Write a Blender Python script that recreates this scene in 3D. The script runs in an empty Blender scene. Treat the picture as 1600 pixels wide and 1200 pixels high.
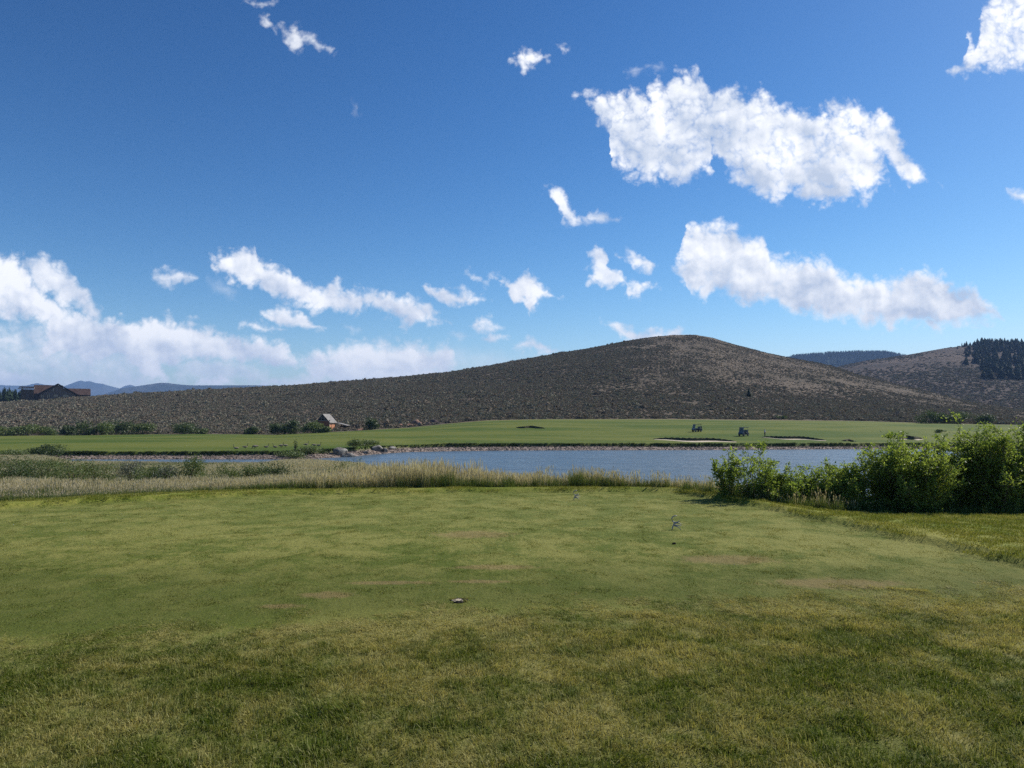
import bpy, math, random
import numpy as np
from math import radians as R
rng = np.random.default_rng(7)
random.seed(7)
SC = bpy.context.scene
COL = SC.collection

# ------------------------------------------------------------------ camera
EYE, F, HOR = 1.7, 1110.0, 650.0          # eye height, focal length and horizon row of the 1600x1200 photo
cd = bpy.data.cameras.new('camera'); cam = bpy.data.objects.new('camera', cd); COL.objects.link(cam)
cam.location = (0, 0, EYE); cam.rotation_euler = (R(90), 0, 0)
cd.sensor_width = 36; cd.lens = 36*F/1600; cd.shift_y = (HOR-600)/1600
cd.clip_start = 0.05; cd.clip_end = 40000
SC.camera = cam
SC.view_settings.view_transform = 'Standard'; SC.view_settings.look = 'None'
SC.view_settings.gamma = 1; SC.view_settings.use_curve_mapping = False
SC.view_settings.exposure = 0.6
SUN_AZ, SUN_EL = 58.0, 40.0               # degrees to the right of straight ahead, above the horizon
SC.render.engine = 'CYCLES'
SC.cycles.max_bounces = 7; SC.cycles.diffuse_bounces = 3; SC.cycles.glossy_bounces = 2
SC.cycles.transmission_bounces = 4; SC.cycles.volume_bounces = 0; SC.cycles.transparent_max_bounces = 6
SC.cycles.use_denoising = False; SC.cycles.denoiser = 'OPENIMAGEDENOISE'
SC.cycles.sample_clamp_direct = 6; SC.cycles.sample_clamp_indirect = 3

# ------------------------------------------------------------------ node expressions
class E:
    def __init__(s, nt, sock): s.nt, s.s = nt, sock
    def _m(s, op, *a, clamp=False):
        n = s.nt.nodes.new('ShaderNodeMath'); n.operation = op; n.use_clamp = clamp
        for i, v in enumerate((s,)+a):
            if isinstance(v, E): s.nt.links.new(v.s, n.inputs[i])
            else: n.inputs[i].default_value = float(v)
        return E(s.nt, n.outputs[0])
    def __add__(s, o): return s._m('ADD', o)
    def __radd__(s, o): return s._m('ADD', o)
    def __sub__(s, o): return s._m('SUBTRACT', o)
    def __rsub__(s, o): return (s*-1)+o
    def __mul__(s, o): return s._m('MULTIPLY', o)
    def __rmul__(s, o): return s._m('MULTIPLY', o)
    def __truediv__(s, o): return s._m('DIVIDE', o)
    def min(s, o): return s._m('MINIMUM', o)
    def max(s, o): return s._m('MAXIMUM', o)
    def clamp(s): return s._m('ADD', 0.0, clamp=True)
    def gt(s, v): return s._m('GREATER_THAN', v)
    def ramp(s, a, b, lo=0.0, hi=1.0, smooth=True):
        n = s.nt.nodes.new('ShaderNodeMapRange'); n.interpolation_type = 'SMOOTHSTEP' if smooth else 'LINEAR'
        s.nt.links.new(s.s, n.inputs[0])
        for i, v in zip((1, 2, 3, 4), (a, b, lo, hi)): n.inputs[i].default_value = v
        return E(s.nt, n.outputs[0])
def vec(nt, x, y, z=0.0):
    n = nt.nodes.new('ShaderNodeCombineXYZ')
    for i, v in enumerate((x, y, z)):
        if isinstance(v, E): nt.links.new(v.s, n.inputs[i])
        else: n.inputs[i].default_value = v
    return E(nt, n.outputs[0])
def vmap(nt, v, sc=(1, 1, 1), loc=(0, 0, 0), rot=(0, 0, 0), kind='POINT'):
    n = nt.nodes.new('ShaderNodeMapping'); n.vector_type = kind; nt.links.new(v.s, n.inputs[0])
    n.inputs[1].default_value = loc; n.inputs[2].default_value = rot; n.inputs[3].default_value = sc
    return E(nt, n.outputs[0])
def noise(nt, v, scale, detail=4, rough=.5, dist=0.0, dim='3D', lac=2.0):
    n = nt.nodes.new('ShaderNodeTexNoise'); n.noise_dimensions = dim
    if v is not None: nt.links.new(v.s, n.inputs['Vector'])
    n.inputs['Scale'].default_value = scale; n.inputs['Detail'].default_value = detail
    n.inputs['Roughness'].default_value = rough; n.inputs['Distortion'].default_value = dist
    n.inputs['Lacunarity'].default_value = lac
    return E(nt, n.outputs[0])
def voro(nt, v, scale, rand=1.0):
    n = nt.nodes.new('ShaderNodeTexVoronoi'); nt.links.new(v.s, n.inputs['Vector'])
    n.inputs['Scale'].default_value = scale; n.inputs['Randomness'].default_value = rand
    return n
def mixc(nt, f, a, b):
    n = nt.nodes.new('ShaderNodeMix'); n.data_type = 'RGBA'
    if isinstance(f, E): nt.links.new(f.s, n.inputs[0])
    else: n.inputs[0].default_value = f
    for i, v in ((6, a), (7, b)):
        if isinstance(v, E): nt.links.new(v.s, n.inputs[i])
        else: n.inputs[i].default_value = (*v, 1)
    return E(nt, n.outputs[2])
def attr(nt, name):
    n = nt.nodes.new('ShaderNodeAttribute'); n.attribute_name = name
    return E(nt, n.outputs['Fac'])
def pos(nt): return E(nt, nt.nodes.new('ShaderNodeNewGeometry').outputs['Position'])
def sep(nt, v):
    n = nt.nodes.new('ShaderNodeSeparateXYZ'); nt.links.new(v.s, n.inputs[0])
    return [E(nt, o) for o in n.outputs]

# ------------------------------------------------------------------ sky with clouds (world shader, by direction)
W = bpy.data.worlds.new('World'); SC.world = W; W.use_nodes = True
SKM, SKG, SKT = (.148,), 1.5, (1.36, 1.13, .95)
def build_world():
    nt = W.node_tree; nt.nodes.clear()
    out = nt.nodes.new('ShaderNodeOutputWorld')
    sky = nt.nodes.new('ShaderNodeTexSky'); sky.sky_type = 'NISHITA'; sky.sun_disc = False
    sky.sun_elevation = R(SUN_EL); sky.sun_rotation = R(SUN_AZ)
    sky.air_density = 1.0; sky.dust_density = 0.6; sky.ozone_density = 3.0; sky.altitude = 1500
    hs = nt.nodes.new('ShaderNodeHueSaturation'); hs.inputs['Saturation'].default_value = 1.22
    hs.inputs['Hue'].default_value = 0.5; hs.inputs['Value'].default_value = 1.0
    nt.links.new(sky.outputs[0], hs.inputs['Color'])
    k1 = nt.nodes.new('ShaderNodeVectorMath'); k1.operation = 'MULTIPLY'; nt.links.new(hs.outputs[0], k1.inputs[0]); k1.inputs[1].default_value = (SKM[0],)*3
    gm = nt.nodes.new('ShaderNodeGamma'); nt.links.new(k1.outputs[0], gm.inputs[0]); gm.inputs[1].default_value = SKG
    k2 = nt.nodes.new('ShaderNodeVectorMath'); k2.operation = 'MULTIPLY'; nt.links.new(gm.outputs[0], k2.inputs[0]); k2.inputs[1].default_value = SKT
    k3 = nt.nodes.new('ShaderNodeVectorMath'); k3.operation = 'MULTIPLY_ADD'; nt.links.new(k2.outputs[0], k3.inputs[0]); k3.inputs[1].default_value = (.042, .042, .042); k3.inputs[2].default_value = (.126, .126, .126)
    k4 = nt.nodes.new('ShaderNodeVectorMath'); k4.operation = 'DIVIDE'; nt.links.new(k2.outputs[0], k4.inputs[0]); nt.links.new(k3.outputs[0], k4.inputs[1])
    tc = nt.nodes.new('ShaderNodeTexCoord')
    x, y, z = sep(nt, E(nt, tc.outputs['Generated']))
    ys = y.max(0.02)
    U0 = (x/ys)*F+800.0; V0 = (z/ys)*-F+HOR
    front = y.ramp(0.05, 0.12)
    P = vec(nt, U0/100.0, V0/100.0, 0.37)
    def vnoise(scale, detail, loc):                  # pair of independent noises that bend the outlines
        n = nt.nodes.new('ShaderNodeTexNoise'); q = vmap(nt, P, loc=loc); nt.links.new(q.s, n.inputs['Vector'])
        n.inputs['Scale'].default_value = scale; n.inputs['Detail'].default_value = detail; n.inputs['Roughness'].default_value = .55
        r, g, bb = sep(nt, E(nt, n.outputs['Color'])); return r-.5, g-.5
    w1 = vnoise(1.6, 3, (0, 0, 0)); w2 = vnoise(5.0, 4, (5, 1, 3))
    U = U0+w1[0]*40.0+w2[0]*20.0; V = V0+w1[1]*40.0+w2[1]*20.0
    # billows: round bulges outward, creases inward
    def billow(p, sc, w):
        n = noise(nt, p, sc, 1, .5, 0); return ((n-.5)._m('ABSOLUTE'))*w
    def puff(p): return billow(p, 2.4, 1.0)+billow(vmap(nt, p, loc=(1.7, 4, 1)), 5.2, .62)+billow(vmap(nt, p, loc=(2.7, 9, 1)), 11.0, .36)+billow(vmap(nt, p, loc=(6, 2, 1)), 24.0, .10)
    n1 = noise(nt, P, 3.2, 8, .6, .15)
    wisp = noise(nt, vmap(nt, P, loc=(3.3, 8.1, 2)), 7.0, 8, .68, .2)
    pf = puff(P)
    N = (pf-.20)*5.2 + (wisp-.5)*1.15 + (n1-.5)*1.5
    def curve(pts, lo, hi, u0, u1):
        n = nt.nodes.new('ShaderNodeFloatCurve')
        t = (U-u0)*(1.0/(u1-u0)); t = t.clamp(); nt.links.new(t.s, n.inputs['Value'])
        c = n.mapping.curves[0]
        q = [((a-u0)/(u1-u0), (b-lo)/(hi-lo)) for a, b in pts]
        c.points[0].location = q[0]; c.points[1].location = q[-1]
        for a in q[1:-1]: c.points.new(*a)
        for p in c.points: p.handle_type = 'VECTOR'
        n.mapping.update()
        return E(nt, n.outputs[0])*(hi-lo)+lo
    dens = None; low = None
    for top, bot, amp, soft, opa, grey in CLOUDS:
        u0 = min(top[0][0], bot[0][0]); u1 = max(top[-1][0], bot[-1][0])
        ys_ = [p[1] for p in top+bot]; lo, hi = min(ys_)-4, max(ys_)+4
        fix = lambda L: ([(u0, L[0][1])] if L[0][0] > u0 else [])+L+([(u1, L[-1][1])] if L[-1][0] < u1 else [])
        T = curve(fix(top), lo, hi, u0, u1); B = curve(fix(bot), lo, hi, u0, u1)
        d = (V-T).min(B-V).min((U-u0)*.8+2).min((u1-U)*.8+2).min(26.0)
        d = d+N*amp
        k = d.ramp(-soft*.35, soft*1.3)*opa
        g = ((V-T)/((B-T).max(6.0))).clamp()*k*grey
        dens = k if dens is None else dens.max(k)
        low = g if low is None else low.max(g)
    dens = dens*front
    # lumps seen in the light of the sun: relief of a thickness field along the sun's direction
    pf2 = puff(vmap(nt, P, loc=(.05, -.075, 0)))
    big1 = noise(nt, P, 1.1, 3, .5, 0); big2 = noise(nt, vmap(nt, P, loc=(.16, -.2, 0)), 1.1, 3, .5, 0)
    relief = (pf-pf2)*.8+(big1-big2)*2.6
    lit = (relief*1.15+.78-low*.72+(big1-.5)*.9).clamp()
    cc = mixc(nt, lit, (.38, .44, .55), (.77, .775, .79))
    hzn = V.ramp(480, 640, 0, 1)                     # low clouds are seen through more air
    cc = mixc(nt, hzn*.45, cc, (.58, .61, .68))
    b1 = nt.nodes.new('ShaderNodeBackground'); nt.links.new(k4.outputs[0], b1.inputs[0]); b1.inputs[1].default_value = .10
    b2 = nt.nodes.new('ShaderNodeBackground'); nt.links.new(cc.s, b2.inputs[0]); b2.inputs[1].default_value = 1.0
    mx = nt.nodes.new('ShaderNodeMixShader'); nt.links.new(dens.s, mx.inputs[0])
    nt.links.new(b1.outputs[0], mx.inputs[1]); nt.links.new(b2.outputs[0], mx.inputs[2])
    nt.links.new(mx.outputs[0], out.inputs[0])
    W.cycles.sampling_method = 'MANUAL'; W.cycles.sample_map_resolution = 512
# (top outline, bottom outline, edge noise amplitude, edge softness, opacity, greyness of the base); rows and columns of the 1600x1200 photo
CLOUDS = [
 ([(914,150),(925,138),(943,134),(961,147),(986,132),(1012,148),(1019,122),(1046,125),(1069,103),(1096,112),(1109,138),(1150,133),(1168,150),(1186,135),(1208,152),(1249,160),(1271,181),(1290,168),(1350,190),(1384,215),(1390,280)],
  [(914,150),(934,185),(950,215),(952,262),(1010,284),(1046,288),(1090,280),(1112,272),(1117,237),(1125,255),(1136,280),(1172,293),(1200,315),(1213,328),(1232,302),(1298,325),(1357,312),(1390,290)], 15, 20, 1, .7),
 ([(1275,175),(1285,157),(1330,157),(1360,178),(1388,170),(1404,204),(1427,244),(1450,278),(1462,284)],
  [(1275,180),(1330,205),(1360,235),(1385,245),(1402,274),(1424,295),(1445,292),(1462,288)], 12, 18, 1, .2),
 ([(1053,422),(1066,396),(1074,350),(1091,343),(1132,341),(1168,366),(1195,368),(1204,390),(1222,398),(1280,396),(1312,412),(1348,431),(1384,435),(1411,422),(1438,416),(1483,430),(1496,446),(1532,456),(1553,472),(1568,500)],
  [(1053,432),(1073,445),(1077,464),(1109,473),(1116,458),(1145,468),(1159,482),(1195,478),(1222,488),(1307,506),(1397,512),(1510,514),(1568,505)], 10, 16, 1, .8),
 ([(1490,112),(1502,90),(1520,62),(1508,40),(1530,12),(1545,-20),(1800,-60)], [(1490,118),(1510,124),(1530,114),(1560,120),(1600,112),(1800,60)], 16, 22, 1, .3),
 ([(856,298),(875,294),(890,310),(902,330),(915,344)], [(856,304),(868,325),(882,348),(897,355),(915,352)], 6, 10, .95, .2),
 ([(910,338),(925,328),(950,334),(962,346)], [(910,350),(930,355),(950,352),(962,350)], 6, 10, .85, .1),
 ([(922,386),(934,376),(946,390),(955,418),(968,434),(990,440),(1020,444)], [(922,442),(950,450),(970,450),(978,466),(996,464),(1020,453)], 8, 11, .9, .15),
 ([(968,398),(980,390),(1005,397),(1025,414)], [(968,404),(985,425),(1012,430),(1025,422)], 6, 10, .92, .1),
 ([(770,427),(794,432),(812,428),(825,421),(847,440),(878,468)], [(770,432),(788,455),(802,482),(831,488),(838,478),(819,471),(850,472),(878,472)], 7, 10, 1, .35),
 ([(656,444),(676,450),(694,443),(706,453),(725,450),(762,468)], [(656,449),(672,470),(684,482),(697,480),(725,474),(762,471)], 6, 10, 1, .45),
 ([(734,428),(742,426),(754,442)], [(734,432),(744,446),(754,448)], 4, 8, .6, 0),
 ([(735,505),(750,486),(769,492),(784,512)], [(735,510),(752,514),(770,516),(784,516)], 6, 10, .85, .2),
 ([(752,524),(768,513),(794,524)], [(752,532),(770,535),(794,530)], 5, 9, .8, .2),
 ([(700,520),(715,514),(740,524)], [(700,528),(720,534),(740,530)], 5, 12, .5, .1),
 ([(800,536),(819,529),(837,537),(860,540),(880,548)], [(800,546),(830,562),(860,562),(880,556)], 6, 10, .85, .2),
 ([(948,500),(975,502),(990,503),(1006,511),(1062,512),(1080,524)], [(948,506),(962,522),(990,540),(1080,545)], 6, 10, .95, .3),
 ([(799,92),(812,84),(828,68),(846,80),(850,90)], [(799,100),(815,116),(832,110),(850,94)], 8, 12, .95, .1),
 ([(868,72),(878,68),(888,74)], [(868,78),(878,84),(888,80)], 4, 8, .7, 0),
 ([(447,42),(462,33),(476,50),(498,58),(512,78)], [(447,62),(462,84),(480,68),(500,84),(512,84)], 8, 13, .75, 0),
 ([(400,22),(414,20),(430,40)], [(400,30),(414,46),(430,48)], 6, 10, .75, 0),
 ([(376,6),(400,0),(430,2)], [(376,12),(400,14),(430,8)], 5, 9, .7, 0),
 ([(980,112),(1000,98),(1036,96)], [(980,124),(1005,116),(1036,104)], 9, 16, .4, 0),
 ([(552,150),(560,155),(566,172)], [(552,158),(560,174),(566,176)], 4, 12, .25, 0),
 ([(1570,292),(1590,292),(1640,300)], [(1570,300),(1590,318),(1640,330)], 6, 12, .9, 0),
 ([(334,398),(360,394),(372,384),(384,376),(401,384),(406,404),(446,420),(480,436),(499,440),(514,436),(545,450),(577,446),(604,455),(637,460),(662,475),(696,500)],
  [(334,407),(345,428),(375,444),(405,458),(442,473),(495,492),(555,487),(600,496),(641,510),(696,508)], 9, 13, 1, .75),
 ([(330,440),(350,435),(376,455)], [(330,455),(355,468),(376,464)], 7, 22, .35, 0),
 ([(243,424),(262,418),(290,420),(305,430)], [(243,440),(262,449),(290,443),(305,438)], 6, 11, .9, .2),
 ([(408,486),(440,482),(470,484),(506,512)], [(408,500),(440,507),(480,520),(506,519)], 6, 10, 1, .4),
 ([(368,505),(400,502),(448,512)], [(368,514),(405,520),(448,518)], 5, 9, .85, .3),
 ([(540,508),(552,510),(566,516)], [(540,514),(552,522),(566,522)], 4, 10, .5, .1),
 # bank over the left horizon
 ([(-300,330),(-60,380),(0,386),(20,394),(37,412),(60,440),(80,465),(100,480),(150,500)], [(-300,520),(0,500),(60,512),(110,540),(150,545)], 10, 16, 1, .25),
 ([(28,405),(56,396),(82,400),(109,420),(130,445),(142,458),(153,480)], [(28,420),(60,455),(95,480),(130,492),(153,490)], 8, 15, .97, .35),
 ([(60,490),(110,478),(165,492),(214,495),(259,495),(311,501),(360,518),(420,525),(444,532),(462,566)], [(60,560),(150,575),(240,575),(330,566),(380,576),(450,572),(462,570)], 9, 14, 1, .55),
 ([(-300,500),(0,498),(100,500),(180,515),(240,545),(262,590)], [(-300,640),(0,640),(262,640)], 12, 30, .82, .8),
 ([(-20,515),(15,510),(38,530),(42,545)], [(-20,545),(15,545),(42,548)], 6, 12, .8, .2),
 ([(196,545),(212,538),(240,546),(256,566),(270,588)], [(196,570),(215,592),(240,600),(270,598)], 7, 10, 1, .2),
 ([(128,575),(142,566),(152,575),(160,590)], [(128,585),(142,592),(160,598)], 5, 9, .9, .2),
 ([(-30,575),(0,566),(24,575),(40,600)], [(-30,620),(0,620),(40,620)], 6, 10, .9, .2),
 ([(455,556),(500,545),(532,534),(570,528),(600,524),(644,529),(678,538),(700,535),(712,548),(718,570)], [(455,578),(540,590),(620,600),(718,592)], 8, 16, 1, .4),
 ([(470,566),(520,556),(560,560),(610,552),(660,560),(715,572)], [(470,606),(715,606)], 7, 12, .95, .35),
 ([(270,560),(300,552),(340,556),(380,562),(430,574)], [(270,600),(430,600)], 7, 14, .75, .4),
 ([(296,590),(320,578),(345,577),(372,592)], [(296,612),(372,612)], 5, 12, 1, .2),
 ([(395,590),(440,582),(480,584),(540,590),(560,580),(620,578),(720,580)], [(395,612),(540,612),(720,610)], 6, 14, .95, .3),
 ([(40,580),(90,588),(140,592),(200,585),(280,590)], [(40,612),(280,612)], 6, 18, .7, .2),
 ([(690,540),(760,544),(840,556),(900,566)], [(690,600),(900,600)], 6, 40, .45, 0),
]
build_world()

# ------------------------------------------------------------------ sun
ld = bpy.data.lights.new('sun', 'SUN'); ld.energy = 4.0; ld.angle = R(.53); ld.color = (1, .95, .87)
sun = bpy.data.objects.new('sun', ld); COL.objects.link(sun)
az, el = R(SUN_AZ), R(SUN_EL)
from mathutils import Vector
sd = Vector((math.sin(az)*math.cos(el), math.cos(az)*math.cos(el), math.sin(el)))
sun.rotation_euler = (-sd).to_track_quat('-Z', 'Y').to_euler(); sun.location = (60, 60, 90)

# ------------------------------------------------------------------ materials
def material(name, fn, rough=.8, transl=0.0, spec=.2, bump=None):
    m = bpy.data.materials.new(name); m.use_nodes = True; nt = m.node_tree; nt.nodes.clear()
    out = nt.nodes.new('ShaderNodeOutputMaterial'); b = nt.nodes.new('ShaderNodeBsdfPrincipled')
    b.inputs['Roughness'].default_value = rough; b.inputs['Specular IOR Level'].default_value = spec
    c = fn(nt)
    if isinstance(c, tuple): b.inputs['Base Color'].default_value = (*c, 1)
    else: nt.links.new(c.s, b.inputs['Base Color'])
    if bump:
        h, dist = bump(nt); bn = nt.nodes.new('ShaderNodeBump'); bn.inputs['Distance'].default_value = dist
        nt.links.new(h.s, bn.inputs['Height']); nt.links.new(bn.outputs[0], b.inputs['Normal'])
    last = b.outputs[0]
    if transl:
        t = nt.nodes.new('ShaderNodeBsdfTranslucent'); mx = nt.nodes.new('ShaderNodeMixShader'); mx.inputs[0].default_value = transl
        if isinstance(c, tuple): t.inputs[0].default_value = (*c, 1)
        else:
            tint = nt.nodes.new('ShaderNodeMix'); tint.data_type = 'RGBA'; tint.blend_type = 'MULTIPLY'; tint.inputs[0].default_value = 1
            nt.links.new(c.s, tint.inputs[6]); tint.inputs[7].default_value = (1.25, 1.2, .7, 1)
            nt.links.new(tint.outputs[2], t.inputs[0])
        nt.links.new(b.outputs[0], mx.inputs[1]); nt.links.new(t.outputs[0], mx.inputs[2]); last = mx.outputs[0]
    nt.links.new(last, out.inputs[0])
    return m
def varied(c1, c2, scale=3, use_rnd=False, detail=4):
    def fn(nt):
        n = noise(nt, pos(nt), scale, detail, .6).ramp(.35, .65)
        if use_rnd: n = (n*.4+attr(nt, 'rnd')*.7).clamp()
        return mixc(nt, n, c1, c2)
    return fn
def plain(c, d=.85, scale=6):            # one colour with slight soiling
    c = tuple(c)
    return varied(tuple(v*d for v in c), c, scale)

# turf colour by place: shared by the ground sheet and the blades growing on it
SPOTS = [(-1.75, 6.75, .42, .20), (-1.25, 7.25, .75, .13), (-.35, 7.3, .5, .12), (-.55, 10.2, .9, .5), (2.55, 8.4, .9, .45), (-2.05, 6.35, .3, .12), (-.2, 8.0, .7, .2), (3.3,7.2,1.0,.35)]
def turf(nt):
    p = pos(nt)
    x, y, z = sep(nt, p)
    tee = attr(nt, 'tee') if False else None
    big = noise(nt, p, .33, 5, .6, .6)
    mid = noise(nt, vmap(nt, p, loc=(31, 7, 0)), 1.6, 5, .62, .5)
    fine = noise(nt, vmap(nt, p, sc=(1, .6, 1)), 11, 6, .75)
    dry = (big*.8+mid*1.0+fine*.75-1.275)
    return p, x, y, dry, fine
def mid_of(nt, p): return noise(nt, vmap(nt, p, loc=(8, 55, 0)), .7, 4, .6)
def rough_col(nt):
    p, x, y, dry, fine = turf(nt)
    c = mixc(nt, (dry+y.ramp(3.8, 6.2, -.02, .10)).ramp(-.15, .20), (.098, .134, .016), (.40, .355, .125))
    g = noise(nt, vmap(nt, p, loc=(3, 90, 0)), 1.1, 3, .5).ramp(.56, .7)
    c = mixc(nt, g*.55, c, (.062, .112, .014))
    return c
def tee_col(nt):
    p, x, y, dry, fine = turf(nt)
    c = mixc(nt, dry.ramp(-.17, .17), (.080, .110, .012), (.225, .218, .056))
    far = y.ramp(6.5, 12.5)
    c = mixc(nt, far*.35, c, (.205, .218, .062))
    c = mixc(nt, (y+(mid_of(nt, p)-.5)*3.0).ramp(6.6, 9.6, .72, 0), c, (.088, .104, .019))  # darker near tone paints the view-angle shading of the blades into the colour
    s = None
    for cx, cy, rx, ry in SPOTS:
        g = nt.nodes.new('ShaderNodeTexGradient'); g.gradient_type = 'SPHERICAL'
        q = vmap(nt, p, loc=(-cx/rx, -cy/ry, 0), sc=(1/rx, 1/ry, 0)); nt.links.new(q.s, g.inputs[0])
        e = E(nt, g.outputs['Fac']); s = e if s is None else s.max(e)
    s = (s*1.5+(fine-.5)*1.6+(noise(nt, p, 3.5, 4, .6)-.5)*.9).ramp(.25, .95)*s.gt(.001)
    return mixc(nt, s*.50, c, (.26, .175, .085))
def collar_col(nt):
    p, x, y, dry, fine = turf(nt)
    return mixc(nt, dry.ramp(-.2, .2), (.140, .172, .022), (.26, .25, .056))
def fair_col(nt):
    p = pos(nt)
    a = noise(nt, vmap(nt, p, sc=(.25, 1, 1)), .09, 5, .6, .4); b = noise(nt, p, .8, 5, .7)
    c = mixc(nt, (a+(b-.5)*.3).ramp(.36, .62), (.060, .096, .011), (.126, .142, .026))
    return mixc(nt, attr(nt, 'dry')*.8, c, (.28, .235, .115))
def meadow_col(nt): return mixc(nt, noise(nt, pos(nt), .7, 5, .6).ramp(.4, .6), (.06, .075, .025), (.19, .155, .085))
def gravel_col(nt):
    v = voro(nt, vmap(nt, pos(nt), sc=(1, 1, 2)), 2.2)
    n = E(nt, v.outputs['Color'])
    r, g, b = sep(nt, n)
    return mixc(nt, r, (.10, .085, .075), (.36, .28, .23))

# ------------------------------------------------------------------ mesh helpers
def mesh_np(name, V, Q=None, T=None, attrs=None, smooth=False):
    V = np.asarray(V, dtype=np.float32).reshape(-1, 3)
    loops = []; starts = []; tot = []; n = 0
    if Q is not None and len(Q):
        Q = np.asarray(Q, dtype=np.int32); loops.append(Q.ravel()); starts.append(n+4*np.arange(len(Q))); n += 4*len(Q); tot.append(np.full(len(Q), 4))
    if T is not None and len(T):
        T = np.asarray(T, dtype=np.int32); loops.append(T.ravel()); starts.append(n+3*np.arange(len(T))); n += 3*len(T); tot.append(np.full(len(T), 3))
    L = np.concatenate(loops); S = np.concatenate(starts).astype(np.int32)
    me = bpy.data.meshes.new(name); me.vertices.add(len(V)); me.vertices.foreach_set('co', V.ravel())
    me.loops.add(len(L)); me.loops.foreach_set('vertex_index', L.astype(np.int32))
    me.polygons.add(len(S)); me.polygons.foreach_set('loop_start', S)
    try: me.polygons.foreach_set('loop_total', np.concatenate(tot).astype(np.int32))
    except Exception: pass
    me.polygons.foreach_set('use_smooth', np.full(len(S), smooth))
    for k, v in (attrs or {}).items():
        a = me.attributes.new(k, 'FLOAT', 'POINT'); a.data.foreach_set('value', np.asarray(v, dtype=np.float32))
    me.update(calc_edges=True); me.validate()
    return me
class MB:                                 # collects quads and triangles of one mesh
    def __init__(s): s.V = []; s.Q = []; s.T = []; s.n = 0; s.M = []; s.MT = []
    def add(s, V, Q=(), T=(), mi=0):
        V = np.asarray(V, float).reshape(-1, 3)
        if len(Q): s.Q.append(np.asarray(Q, int)+s.n); s.M += [mi]*len(Q)
        if len(T): s.T.append(np.asarray(T, int)+s.n); s.MT += [mi]*len(T)
        s.V.append(V); s.n += len(V)
        return s
    def box(s, c, d, rz=0.0, mi=0, top=None):
        x, y, z = [v/2 for v in d]; tx, ty = (x, y) if top is None else (top[0]/2, top[1]/2)
        P = np.array([(-x,-y,-z),(x,-y,-z),(x,y,-z),(-x,y,-z),(-tx,-ty,z),(tx,-ty,z),(tx,ty,z),(-tx,ty,z)], float)
        ca, sa = math.cos(rz), math.sin(rz)
        P = np.stack([P[:,0]*ca-P[:,1]*sa, P[:,0]*sa+P[:,1]*ca, P[:,2]], 1)+np.array(c, float)
        return s.add(P, [(0,3,2,1),(4,5,6,7),(0,1,5,4),(1,2,6,5),(2,3,7,6),(3,0,4,7)], mi=mi)
    def tube(s, path, rad, n=6, mi=0):
        path = np.asarray(path, float); rad = np.broadcast_to(np.asarray(rad, float), (len(path),)) if np.ndim(rad) == 0 else np.asarray(rad, float)
        d = np.gradient(path, axis=0); d /= np.linalg.norm(d, axis=1)[:, None]+1e-9
        up = np.array([0, 0, 1.0]) if abs(d[:, 2]).mean() < .8 else np.array([0, 1.0, 0])
        a = np.cross(d, up); a /= np.linalg.norm(a, axis=1)[:, None]+1e-9; b = np.cross(a, d)
        th = np.arange(n)/n*2*math.pi
        R_ = path[:, None]+rad[:, None, None]*(a[:, None]*np.cos(th)[None, :, None]+b[:, None]*np.sin(th)[None, :, None])
        V = R_.reshape(-1, 3); m = len(path)
        Q = [(i*n+j, i*n+(j+1) % n, (i+1)*n+(j+1) % n, (i+1)*n+j) for i in range(m-1) for j in range(n)]
        V = np.vstack([V, path[0], path[-1]])
        T = [(m*n, (j+1) % n, j) for j in range(n)]+[(m*n+1, (m-1)*n+j, (m-1)*n+(j+1) % n) for j in range(n)]
        return s.add(V, Q, T, mi)
    def prism(s, poly, y0, y1, mi=0):       # x-z outline extruded along y
        n = len(poly); V = [(x, y0, z) for x, z in poly]+[(x, y1, z) for x, z in poly]
        Q = [(i, (i+1) % n, n+(i+1) % n, n+i) for i in range(n)]
        T = [(0, i, i+1) for i in range(1, n-1)]+[(n, n+i+1, n+i) for i in range(1, n-1)]
        return s.add(V, Q, T, mi)
    def mesh(s, name, smooth=False, attrs=None):
        me = mesh_np(name, np.vstack(s.V), np.vstack(s.Q) if s.Q else None, np.vstack(s.T) if s.T else None, attrs, smooth)
        mi = s.M+s.MT
        if any(mi): me.polygons.foreach_set('material_index', np.array(mi, dtype=np.int32))
        return me
def link(name, me, mats, parent=None, loc=(0, 0, 0), rz=0.0, scale=None):
    o = bpy.data.objects.new(name, me); COL.objects.link(o)
    if not isinstance(mats, (list, tuple)): mats = [mats]
    if me is not None and len(me.materials) == 0:
        for m in mats: me.materials.append(m)
    o.location = loc; o.rotation_euler = (0, 0, rz)
    if scale is not None: o.scale = (scale,)*3 if np.ndim(scale) == 0 else scale
    if parent: o.parent = parent
    return o
def thing(name, label, cat, loc=(0, 0, 0), rz=0.0, group=None, scale=None):
    o = bpy.data.objects.new(name, None); COL.objects.link(o); o.location = loc; o.rotation_euler = (0, 0, rz)
    o.empty_display_size = .3
    if scale is not None: o.scale = (scale,)*3
    return tag(o, label, cat, group)
def tag(o, label, cat, group=None, kind=None):
    o['label'] = label; o['category'] = cat
    if group: o['group'] = group
    if kind: o['kind'] = kind
    return o
def dup(root, label, loc, rz=0.0, scale=None):
    r = root.copy(); COL.objects.link(r); r.location = loc; r.rotation_euler = (0, 0, rz); r['label'] = label
    if scale is not None: r.scale = (scale,)*3 if np.ndim(scale) == 0 else scale
    for ch in list(root.children):
        c = ch.copy(); COL.objects.link(c); c.parent = r
        for g in ch.children:
            d = g.copy(); COL.objects.link(d); d.parent = c
    return r

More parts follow.
